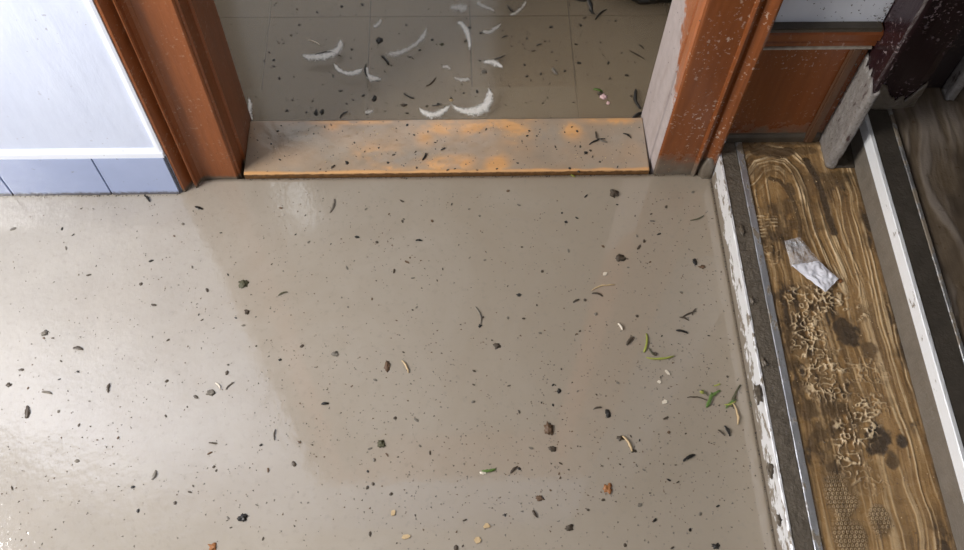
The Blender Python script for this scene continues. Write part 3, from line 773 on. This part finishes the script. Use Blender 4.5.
PX = 0.0017   # about one photo pixel on the floor, metres
def stick(px, py, L, ang, w, col, label, cat='twig', name='twig', z=ZR, group=None):
    a = math.radians(ang); dx, dy = math.cos(a) * L / 2, -math.sin(a) * L / 2
    o = bm_obj(name, stick_bm(W2(px - dx, py - dy, z), W2(px + dx, py + dy, z), w * PX), PAL[col], None, True); return tag(o, label, cat, group)
def leaf(px, py, L, ang, w, col, label, cat='leaf', name='leaf_scrap', z=ZR, group=None):
    L *= .85; w *= .8
    a = math.radians(ang); dx, dy = math.cos(a) * L / 2, -math.sin(a) * L / 2
    o = bm_obj(name, leaf_bm(W2(px - dx, py - dy, z), W2(px + dx, py + dy, z), w * PX), PAL[col], None, True); return tag(o, label, cat, group)
def clump(px, py, sx, sy, col, label, cat='clump', name='mud_clump', z=ZR, group=None):
    c = W2(px, py, z); o = bm_obj(name, clump_bm(c, sx * PX * .40, sy * PX * .46, min(sx, sy) * PX * .15), PAL[col], None, True); return tag(o, label, cat, group)
def chip(px, py, r, asp, ang, col, label, cat='chip', name='wood_chip', z=ZR, group=None):
    o = bm_obj(name, chip_bm(W2(px, py, z), r * PX, asp, math.radians(ang)), PAL[col]); return tag(o, label, cat, group)
def cluster(parts, name, label, cat, z=ZR):
    """one tangled piece made of several strands: (kind, px, py, L, ang, w, col)"""
    xs = [p[1] for p in parts]; ys = [p[2] for p in parts]
    e = empty(name, W2(sum(xs) / len(xs), sum(ys) / len(ys), z)); tag(e, label, cat)
    for k, px, py, L, ang, w, col in parts:
        a = math.radians(ang); dx, dy = math.cos(a) * L / 2, -math.sin(a) * L / 2; p, q = W2(px - dx, py - dy, z), W2(px + dx, py + dy, z)
        if k == 's': bm_obj('strand', stick_bm(p, q, w * PX), PAL[col], e, True)
        elif k == 'l': bm_obj('blade', leaf_bm(p, q, w * PX), PAL[col], e, True)
        else: bm_obj('crumb', clump_bm(W2(px, py, z), L * PX / 2, L * PX / 2, L * PX * .3), PAL[col], e, True)
    return e

# --- room water: pieces one can single out
cluster([('l', 645, 343, 19, 82, 4, 'lime'), ('s', 660, 357, 28, 3, 3, 'lime'), ('s', 652, 352, 10, -50, 2, 'olive'), ('c', 655, 354, 4, 0, 4, 'dark')], 'grass_sprig', 'bent yellow-green grass stem floating upper right of the green tuft', 'grass')
cluster([('l', 709, 400, 16, 70, 5, 'green'), ('l', 715, 395, 14, 40, 4, 'green'), ('s', 704, 393, 9, -40, 2, 'olive'), ('s', 697, 399, 20, -8, 1.5, 'dark'), ('c', 702, 392, 4, 0, 4, 'lime')], 'grass_tuft', 'torn green grass tuft floating near the lower step', 'grass')
cluster([('l', 736, 396, 24, 68, 4, 'olive'), ('l', 731, 404, 14, 40, 3, 'green'), ('s', 735, 414, 22, -76, 2.6, 'tan'), ('s', 730, 403, 12, 20, 2, 'lime')], 'grass_wisp', 'olive grass blades crossed with a pale straw beside the lower step', 'grass')
leaf(717, 385, 8, 20, 3, 'lime', 'small yellow-green scrap above the green grass tuft', z=ZR)
leaf(752, 406, 11, -58, 4, 'olive', 'short olive leaf scrap touching the nosing of the lower step')
leaf(727, 431, 14, -62, 5, 'black', 'black forked leaf scrap below the crossed grass blades')
stick(721, 433, 9, -40, 2, 'dark', 'thin dark twig beside the black forked leaf scrap')
leaf(689, 458, 16, 28, 4.5, 'black', 'slim black leaf lying right of the tan stick')
stick(627, 444, 18, -58, 3.2, 'tan', 'tan stick with dark ends in the lower right of the water')
clump(620, 438, 9, 5, 'dark', 'dark crumb at the upper end of the tan stick')
clump(634, 451, 6, 4, 'dark', 'dark crumb at the lower end of the tan stick')
clump(608, 488, 10, 9, 'rust', 'rust-brown crumb at the lower middle right of the water')
clump(549, 429, 11, 14, 'brown', 'largest ragged brown clump in the lower middle of the water')
clump(552, 449, 9, 6, 'dark', 'dark lump just below the ragged brown clump')
leaf(489, 470, 17, 8, 4.5, 'green', 'single green blade floating at the bottom centre', 'grass', 'grass_scrap')
clump(483, 473, 7, 4, 'pale', 'pale crumb under the single green blade')
clump(620, 258, 13, 11, 'dark', 'dark brown curled clump right of centre', name='bark_clump')
clump(614, 194, 12, 11, 'dark', 'dark brown clump close in front of the threshold', name='bark_clump')
stick(603, 288, 24, 14, 2.0, 'tan', 'long pale straw above the dark pointed leaf')
leaf(597, 295, 13, -14, 4, 'dark', 'dark pointed leaf just under the long pale straw')
leaf(576, 301, 8, 28, 3, 'dark', 'short dark leaf left of the dark pointed leaf')
stick(620, 327, 8, -55, 3, 'pale', 'short white chip above the bent grass stem', 'chip', 'wood_chip')
leaf(630, 341, 13, 50, 5, 'dark', 'dark crumpled leaf left of the bent grass stem')
leaf(682, 332, 15, -14, 4, 'black', 'black curled leaf above right of the bent grass stem')
cluster([('s', 689, 315, 16, 25, 2, 'dark'), ('s', 684, 319, 10, -20, 2, 'dark'), ('s', 694, 312, 8, 60, 1.6, 'dark')], 'twig_sprig', 'dark branching sprig above the black curled leaf', 'twig')
clump(695, 262, 6, 9, 'black', 'small black fleck beside the riser reflection')
clump(702, 267, 8, 5, 'brown', 'soft brown lump next to the small black fleck')
leaf(697, 218, 17, 20, 2.4, 'olive', 'thin olive curl near the far end of the lower step', 'curl', 'leaf_curl')
stick(478, 316, 19, -75, 1.6, 'grey', 'thin grey stalk with a dark tip left of centre', 'stalk', 'stalk')
clump(480, 326, 4, 4, 'black', 'dark tip at the lower end of the grey stalk')
leaf(419, 241, 8, -5, 3.5, 'black', 'small black sliver above centre')
leaf(332, 206, 17, 72, 3, 'grey', 'grey-green stalk near the left part of the threshold')
clump(243, 284, 12, 11, 'olive', 'olive-brown clump in the left half of the water')
leaf(283, 294, 12, 20, 3, 'olive', 'small olive curl right of the olive-brown clump', 'curl', 'leaf_curl')
clump(247, 312, 6, 6, 'dark', 'dark round bead below the olive-brown clump')
leaf(199, 208, 10, -20, 5, 'black', 'black scrap in front of the left casing')
stick(147, 199, 8, -50, 3, 'black', 'short black stick in front of the skirting tiles')
clump(45, 333, 8, 7, 'grey', 'grey smudge-like lump at far left of the water')
leaf(78, 349, 12, -8, 5, 'dark', 'dark flat scrap on the left water')
leaf(27, 412, 15, 86, 7, 'dark', 'dark striped scrap near the left edge of the picture')
leaf(109, 388, 11, 80, 4, 'dark', 'upright dark bean-shaped scrap on the left water')
stick(47, 393, 10, -10, 2.5, 'grey', 'thin grey twig right of the striped scrap')
clump(9, 385, 7, 4, 'dark', 'dark lump at the very left edge above the striped scrap')
stick(218, 386, 8, -50, 2.2, 'pale', 'short white straw on the lower left water')
stick(230, 386, 11, 40, 1.8, 'grey', 'thin grey straw right of the short white straw')
clump(211, 393, 10, 7, 'grey', 'blurred grey lump left of the thin straws')
leaf(213, 443, 10, -5, 2.5, 'dark', 'thin dark dash in the lower left')
leaf(154, 475, 12, 68, 4, 'grey', 'grey upright scrap in the lower left')
clump(243, 518, 9, 7, 'black', 'black crumb with a thin tail at the lower left')
clump(213, 547, 9, 7, 'rust', 'orange-brown crumb at the bottom edge of the picture')
stick(405, 367, 14, -62, 2.4, 'tan', 'pale curved straw at the centre of the water')
clump(387, 366, 7, 12, 'brown', 'brown flake left of the pale curved straw')
clump(381, 444, 9, 8, 'olive', 'dark green soft lump in the lower centre')
leaf(325, 404, 9, 5, 4, 'black', 'black pointed scrap in the lower centre left')
chip(393, 513, 4.2, .55, 60, 'tan', 'pale tan chip above the bottom edge')
chip(406, 537, 4.2, .6, 10, 'tan', 'flat tan chip at the bottom edge')
chip(478, 540, 4, .9, 0, 'tan', 'round tan flake at the bottom edge')
chip(487, 526, 4, .8, 0, 'tan', 'round tan flake above the bottom edge')
clump(608, 414, 7, 8, 'black', 'black bead above the tan stick')
leaf(598, 408, 9, 8, 2.5, 'dark', 'thin dark sliver left of the black bead')
clump(497, 346, 9, 6, 'dark', 'dark crumb on the middle water')
clump(559, 391, 5, 5, 'black', 'small black bead above the ragged brown clump')
clump(335, 354, 8, 6, 'grey', 'soft grey lump on the middle water')
leaf(514, 470, 12, 42, 3, 'dark', 'dark bent scrap right of the single green blade')
leaf(535, 514, 10, -58, 4, 'dark', 'dark scrap at the bottom centre')
clump(569, 528, 9, 6, 'dark', 'dark soft lump at the bottom right of centre')
clump(540, 498, 9, 5, 'brown', 'brown ring-like scrap at the bottom centre')
clump(716, 546, 9, 5, 'black', 'black lump at the bottom edge beside the lower step')
chip(665, 402, 3.4, .7, 30, 'pale', 'white chip left of the green grass tuft')
chip(605, 274, 3.0, .8, 20, 'pale', 'tiny white chip above the long pale straw')
chip(667, 372, 4, .4, -50, 'pale', 'slim white chip under the yellow-green stem')
chip(659, 382, 3, .7, -20, 'pale', 'small cream chip left above the green tuft')
clump(519, 295, 6, 4, 'black', 'black fleck left of the short dark leaf')
stick(275, 435, 11, 85, 2, 'grey', 'grey upright straw on the lower centre left')
leaf(573, 176, 6, -30, 4, 'lime', 'tiny yellow bud stuck at the threshold edge', 'bud', 'bud')

# --- hall water
cluster([('l', 588, 5, 20, -68, 5, 'black'), ('s', 580, 0, 14, -10, 3, 'black'), ('s', 592, 12, 8, -40, 3, 'black'), ('l', 589, 4, 15, -70, 2, 'grey')], 'bark_strip', 'shiny curved black bark strip at the top of the hall', 'bark')
stick(601, 15, 15, 42, 3, 'black', 'black stick right of the curved bark strip')
cluster([('l', 598, 91, 10, -20, 5, 'green'), ('c', 600, 94, 6, 0, 5, 'dark'), ('c', 604, 97, 7, 0, 5, 'pink'), ('c', 608, 103, 4, 0, 4, 'pink')], 'flower_head', 'pinkish flower scrap with green leaf on the hall water', 'flower')
stick(638, 100, 20, -77, 5, 'black', 'thick black stick leaning by the right reveal')
cluster([('s', 637, 118, 14, 38, 6, 'black'), ('s', 631, 121, 8, 20, 3, 'dark'), ('c', 627, 121, 4, 0, 4, 'dark')], 'twig_piece', 'short thick twig piece at the threshold corner by the right reveal', 'twig')
stick(555, 72, 8, -55, 5, 'grey', 'grey seed capsule on the hall water', 'seed', 'seed_capsule')
leaf(500, 57, 15, 22, 3, 'black', 'black stick crossing the short foam streak')
clump(484, 72, 8, 6, 'grey', 'grey lump below the short foam streak')
stick(385, 61, 11, -50, 4, 'black', 'black twig with pale end right of the hooked foam')
clump(379, 41, 9, 9, 'black', 'black ragged crumb above the hooked foam')
stick(367, 71, 13, -84, 3, 'black', 'upright black twig inside the hooked foam')
clump(374, 99, 6, 8, 'black', 'black crumb by the short tile joint')
clump(316, 113, 5, 9, 'black', 'left one of the black bead pair at the threshold')
clump(322, 112, 5, 8, 'black', 'right one of the black bead pair at the threshold')
leaf(344, 115, 12, 38, 4, 'black', 'black scrap at the threshold right of the bead pair')
clump(404, 105, 9, 5, 'dark', 'dark crumb left of the foam scallops')
stick(409, 96, 12, -25, 2.5, 'black', 'thin black twig left above the foam scallops')
leaf(437, 105, 12, 12, 3, 'black', 'black leaf lying inside the left foam scallop')
clump(451, 100, 5, 4, 'tan', 'tan pebble between the two foam scallops', 'pebble', 'pebble')
stick(431, 82, 13, 42, 2, 'dark', 'thin dark twig above the foam scallops')
stick(314, 43, 13, -22, 1.8, 'pale', 'thin pale straw above the thick foam crescent')
stick(325, 54, 20, 6, 2, 'black', 'long black straw lying across the thick foam crescent')
clump(442, 44, 7, 5, 'olive', 'olive lump in the middle of the hall water')
leaf(505, 37, 8, 20, 3, 'black', 'small black sliver right of the faint foam curve')
stick(511, 9, 10, -50, 3, 'black', 'black stick at the top of the hall near the joint')
leaf(637, 55, 20, -30, 3, 'dark', 'long dark smear of leaf near the right reveal')
leaf(641, 47, 8, -40, 2.5, 'black', 'short black sliver above the long dark smear')
leaf(539, 45, 7, 20, 3, 'black', 'short black scrap in the hall left of the seed capsule')
clump(551, 27, 6, 4, 'black', 'black fleck at the upper middle of the hall')
clump(579, 63, 5, 4, 'black', 'black fleck right of the seed capsule')
# --- on the threshold
cluster([('s', 597, 142, 17, 20, 2.4, 'black'), ('s', 597, 136, 9, -75, 2, 'dark'), ('s', 603, 141, 8, -20, 2.5, 'grey')], 'twig_sprig', 'small forked black sprig lying on the threshold', 'twig', ZT)
clump(586, 153, 5, 4, 'black', 'black bead on the threshold left below the forked sprig', z=ZT)
leaf(627, 136, 11, -30, 3.5, 'black', 'black scrap on the right end of the threshold', z=ZT)
stick(424, 157, 8, 62, 3, 'black', 'black twig on the middle of the threshold', z=ZT)
leaf(443, 149, 6, 30, 3, 'black', 'black crumb on the middle of the threshold', z=ZT)
clump(347, 163, 5, 5, 'black', 'black bead on the left part of the threshold', z=ZT)
leaf(333, 167, 6, 40, 3, 'dark', 'dark scrap beside the black bead on the threshold', z=ZT)

# --- black bristly bundle lying in the hall behind the right reveal
def bundle():
    e = tag(empty('soaked_bundle', (.92, .56, 0)), 'black soaked bristly bundle at the top edge behind the right reveal', 'bundle')
    bm = bmesh.new(); bmesh.ops.create_icosphere(bm, subdivisions=4, radius=1)
    for v in bm.verts:
        k = 1 + .18 * mnoise.noise(v.co * 3) + .10 * mnoise.noise(v.co * 9)
        v.co = Vector((.93 + v.co.x * .14 * k, .543 + v.co.y * .066 * k, max(.022 + v.co.z * .045 * k, .0008)))
    bm_obj('body', bm, PAL['black'], e, True)
    bm = bmesh.new()
    for i in range(420):
        a = random.uniform(0, 2 * math.pi); t = random.uniform(-1, 1); r = math.sqrt(1 - t * t)
        p = Vector((.93 + t * .14, .543 - abs(math.cos(a)) * r * .066, max(.004, .022 + math.sin(a) * r * .045)))
        d = Vector((random.uniform(-.6, .6), -1 + random.uniform(-.3, .3), random.uniform(.1, .7))).normalized() * random.uniform(.006, .018)
        tube(bm, [p, p + d * .5, p + d + Vector((0, 0, -.001))], [.0006, .0005, .0002], 3)
    o = bm_obj('bristles', bm, PAL['dark'], e); o['kind'] = 'stuff'
bundle()

# --- small specks: individuals with shared meshes
SPK = {}
def speck_mesh(col, i):
    if (col, i) not in SPK:
        bm = bmesh.new(); bmesh.ops.create_icosphere(bm, subdivisions=1, radius=1); o = Vector((i * 7.3, 2, i))
        for v in bm.verts:
            k = 1 + .5 * mnoise.noise(v.co * 1.5 + o); v.co = Vector((v.co.x * k, v.co.y * k * (.45 + .12 * i), max(v.co.z * k * .5, -.15)))
        me = bpy.data.meshes.new('speck'); bm.to_mesh(me); bm.free(); me.materials.append(PAL[col]); SPK[(col, i)] = me
    return SPK[(col, i)]
def speck(px, py, r, col, z, label, group):
    o = bpy.data.objects.new('debris_speck', speck_mesh(col, random.randrange(5))); C.objects.link(o)
    o.location = W2(px, py, z); s = r * PX * .5; o.scale = (s * random.uniform(.8, 1.5), s, s); o.rotation_euler = (0, 0, random.uniform(0, 6.28))
    tag(o, label, 'speck', group)
def zone_of(px):
    if px < 250: return 'tiny dark debris speck on the pale left part of the flood water', 'specks on the left water'
    if px < 500: return 'tiny dark debris speck on the middle of the flood water', 'specks on the middle water'
    return 'tiny dark debris speck on the right part of the flood water', 'specks on the right water'
known = [(183,224),(174,236),(66,248),(73,235),(62,229),(151,261),(192,267),(228,275),(207,290),(154,305),(141,284),(168,340),(202,320),(13,229),(89,275),(21,370),(28,388),(79,425),(118,438),(77,461),(12,488),(133,487),(196,397),(227,373),(210,453),(193,486),(138,511),(175,503),(228,518),(281,208),(366,209),(389,214),(402,201),(404,219),(432,221),(357,237),(394,271),(413,278),(407,262),(347,268),(348,307),(372,299),(302,346),(375,380),(474,371),(473,402),(395,418),(416,420),(261,445),(299,442),(268,470),(294,464),(374,460),(430,453),(420,446),(373,484),(391,494),(370,534),(465,520),(456,548),(508,191),(577,218),(693,192),(666,207),(659,234),(639,247),(650,262),(580,331),(637,316),(508,318),(505,515),(718,506),(678,482),(666,418),(553,385),(519,412),(553,405),(531,448),(560,478),(588,510),(603,500),(640,505),(655,520),(690,530),(700,514),(672,548),(625,545),(644,470),(669,480),(586,196),(519,205),(562,213),(566,222),(651,214),(652,221),(637,236),(644,241),(585,300),(596,314),(577,334),(540,333),(522,247),(485,260)]
for px, py in known:
    l, g = zone_of(px); speck(px, py, random.uniform(3.2, 5.2), random.choice(['dark', 'dark', 'black', 'brown', 'grey']), ZR, l, g)
def in_room(px, py):
    p = unproj(px, py, 0); return p.x < .965 and p.y < -.012 and (p.y < -.05 or p.x > -.12)
n = 0
while n < 95:
    px, py = random.uniform(2, 790), random.uniform(196, 548)
    if random.random() > .35 + .65 * px / 780 or not in_room(px, py): continue
    l, g = zone_of(px); speck(px, py, random.uniform(2.2, 3.8), random.choice(['dark', 'dark', 'brown', 'grey', 'black']), ZR, l, g); n += 1
for k in range(90):
    while True:
        px, py = random.uniform(258, 650), random.uniform(2, 115); p = unproj(px, py, 0)
        if .0 < p.x < .84 - 0 and p.y > .15: break
    speck(px, py, random.uniform(2.6, 5.2), random.choice(['black', 'dark', 'black']), .0003, 'tiny black debris speck floating on the hall water', 'specks on the hall water')
for k in range(52):
    px, py = random.uniform(256, 640), random.uniform(124, 172)
    speck(px, py, random.uniform(2.0, 3.6), random.choice(['black', 'dark', 'dark']), ZT, 'tiny dark debris speck stuck to the silted threshold', 'specks on the threshold')

# --- dust of finer specks, more than anybody could count
def dust(name, gen, count, label, mats, rmin, rmax):
    V = []; Fc = []; mi = []
    base = [(1, 0, 0), (-.5, .87, 0), (-.5, -.87, 0), (0, 0, 1)]
    fc = [(0, 1, 3), (1, 2, 3), (2, 0, 3), (2, 1, 0)]
    for i in range(count):
        p, up_ = gen(); r = random.uniform(rmin, rmax) * random.uniform(.6, 1); a = random.uniform(0, 6.28); st = random.uniform(.6, 1.8); n = len(V)
        t1 = up_.orthogonal().normalized(); t2 = up_.cross(t1)
        for x, y, z in base:
            q = t1 * (x * math.cos(a) * st - y * math.sin(a)) + t2 * (x * math.sin(a) * st + y * math.cos(a)); V.append(p + q * r + up_ * z * r * .5)
        Fc += [tuple(n + k for k in f) for f in fc]; mi += [random.randrange(len(mats))] * 4
    me = bpy.data.meshes.new(name); me.from_pydata(V, [], Fc)
    o = link(name, me, mats[0])
    for m in mats[1:]: me.materials.append(m)
    me.polygons.foreach_set('material_index', mi); me.update()
    return tag(o, label, 'debris', kind='stuff')
def gen_room():
    while True:
        px, py = random.uniform(0, 790), random.uniform(190, 550)
        if not in_room(px, py): continue
        k = float(fbm(np.array([px / 60]), np.array([py / 60]), 91)[0])
        if random.random() < (.25 + .75 * px / 780) * (.25 + 1.6 * max(0, k - .35)): return W2(px, py, .0003), Vector((0, 0, 1))
def gen_hall():
    while True:
        p = Vector((random.uniform(-.15, 1.0), random.uniform(.142, .56), .0003))
        if p.y > .16 or (.0 < p.x < .84): return p, Vector((0, 0, 1))
dust('fine_debris', gen_room, 3200, 'fine dark silt crumbs scattered over the room water', [PAL['grey'], PAL['brown'], PAL['dark'], PAL['grey']], .0008, .0022)
dust('fine_debris', gen_hall, 900, 'fine black crumbs scattered over the hall water', [PAL['black'], PAL['dark']], .0009, .0030)
dust('fine_debris', lambda: (Vector((random.uniform(.0, .842), random.uniform(.004, .134), ZT)), Vector((0, 0, 1))), 520, 'fine dark crumbs stuck to the threshold', [PAL['black'], PAL['dark'], PAL['tan']], .0007, .0021)
dust('fine_debris', lambda: (Vector((1.0 + .195 * random.random() ** .6, .0398, .40 + .10 * random.random() ** 1.6)), Vector((0, -1, 0))), 60, 'dark crumbs stuck to the white wall above the dado rail', [PAL['black'], PAL['dark']], .0009, .0024)
dust('fine_debris', lambda: (Vector((random.uniform(.858, .932), -.0022, random.uniform(.0, .5) ** 1.3)), Vector((0, -1, 0))), 110, 'dried mud flecks splashed on the right door casing', [PAL['grey'], PAL['tan'], PAL['dark']], .0006, .0016)
dust('fine_debris', lambda: (Vector((random.uniform(-.127, -.02), -.0012, random.uniform(.0, .12))), Vector((0, -1, 0))), 26, 'dried mud flecks low on the left door casing', [PAL['grey'], PAL['dark']], .0006, .0015)
dust('fine_debris', lambda: (Vector((random.uniform(1.03, 1.245), random.uniform(-.8, .02), H1 - .001 + .0015)), Vector((0, 0, 1))), 420, 'mud crumbs strewn over the lower step', [PAL['dark'], PAL['brown'], PAL['tan']], .0007, .002)

dust('fine_debris', lambda: (Vector((1.186 + random.gauss(0, .004), .033 + random.gauss(0, .004), random.uniform(.20, .50))), Vector((0, -1, 0))), 130, 'black crumbs caught in the corner behind the maroon post', [PAL['black'], PAL['dark'], PAL['grey']], .0012, .0032)
dust('fine_debris', lambda: (Vector((random.uniform(-.62, -.131), -.0395 - abs(random.gauss(0, .0018)), .0004)), Vector((0, 0, 1))), 150, 'dark crumb line along the foot of the skirting tiles', [PAL['dark'], PAL['black'], PAL['grey']], .0008, .0022)
dust('fine_debris', lambda: (Vector((random.uniform(.0, .97), -.003 - abs(random.gauss(0, .0018)), .0004)), Vector((0, 0, 1))), 260, 'dark crumb line along the front of the threshold', [PAL['dark'], PAL['black'], PAL['brown']], .0008, .0020)
dust('fine_debris', lambda: (Vector((X1 - .0035 - abs(random.gauss(0, .0016)), random.uniform(-.85, -.01), .0004)), Vector((0, 0, 1))), 220, 'dark crumb line along the foot of the lower step', [PAL['dark'], PAL['black'], PAL['grey']], .0008, .0020)

# --- muddy plug between casing, water and lower step; mud pats on the nosing
def plug():
    bm = bmesh.new(); bmesh.ops.create_icosphere(bm, subdivisions=3, radius=1)
    for v in bm.verts:
        k = 1 + .25 * mnoise.noise(v.co * 3.0) + .12 * mnoise.noise(v.co * 8)
        v.co = Vector((.964 + v.co.x * .017 * k, -.001 + v.co.y * .016 * k, .012 + v.co.z * .050 * k))
    return bm_obj('silt_plug', bm, WETMUD, s1, True)
plug()
for px, py, s in [(758, 392, 7), (764, 362, 4), (742, 230, 4), (770, 470, 5), (752, 300, 3.5), (779, 520, 4)]:
    c = W2(px, py, H1); bm_obj('mud_pat', clump_bm(Vector((c.x, c.y, H1)), s * PX * .6, s * PX * 1.3, .0022), WETMUD, s1, True)

# --- torn wrapper on the lower step
CLEAR, _nt, _b = new_mat('clear_plastic_film')
_b.inputs['Base Color'].default_value = (.80, .82, .86, 1); _b.inputs['Roughness'].default_value = .12; _b.inputs['Alpha'].default_value = .24
PAPER = flat('white_sachet_film', (.84, .84, .90), .35, .06, 60)
def quad_sheet(name, q, z0, amp, m, parent, seed, n=22, th=.0006):
    bm = bmesh.new(); P = [W2(a, b, z0) for a, b in q]; G = []
    for i in range(n + 1):
        row = []
        for j in range(n + 1):
            u, v = i / n, j / n
            p = P[0] * (1 - u) * (1 - v) + P[1] * u * (1 - v) + P[2] * u * v + P[3] * (1 - u) * v
            w = mnoise.noise(Vector((p.x * 70, p.y * 70, seed))) ; ridge = 1 - abs(mnoise.noise(Vector((p.x * 110, p.y * 55, seed + 4)))) * 2
            e = 4 * min(u, 1 - u, v, 1 - v)
            p = p + Vector((.0012 * w, .0012 * ridge, amp * (.5 + .7 * w + .5 * ridge) * min(1, .35 + e)))
            row.append(bm.verts.new(p))
        G.append(row)
    for i in range(n):
        for j in range(n): bm.faces.new((G[i][j], G[i + 1][j], G[i + 1][j + 1], G[i][j + 1]))
    o = bm_obj(name, bm, m, parent, False)
    s = o.modifiers.new('film', 'SOLIDIFY'); s.thickness = th
    return o
wp = tag(empty('torn_wrapper', W2(811, 265, H1 + .002)), 'torn clear and white plastic wrapper lying on the muddy lower step', 'wrapper')
quad_sheet('white_film', [(791, 266), (819, 261.5), (838, 280), (825, 293)], H1 + .0035, .005, PAPER, wp, 3)['label'] = 'white sachet half'
quad_sheet('clear_film', [(784, 242), (799, 238), (820, 262), (791, 268)], H1 + .003, .007, CLEAR, wp, 8)['label'] = 'crumpled clear plastic half'
clump(840, 281, 6, 5, 'rust', 'rust-coloured crumb at the tip of the torn wrapper', z=H1 + .001)
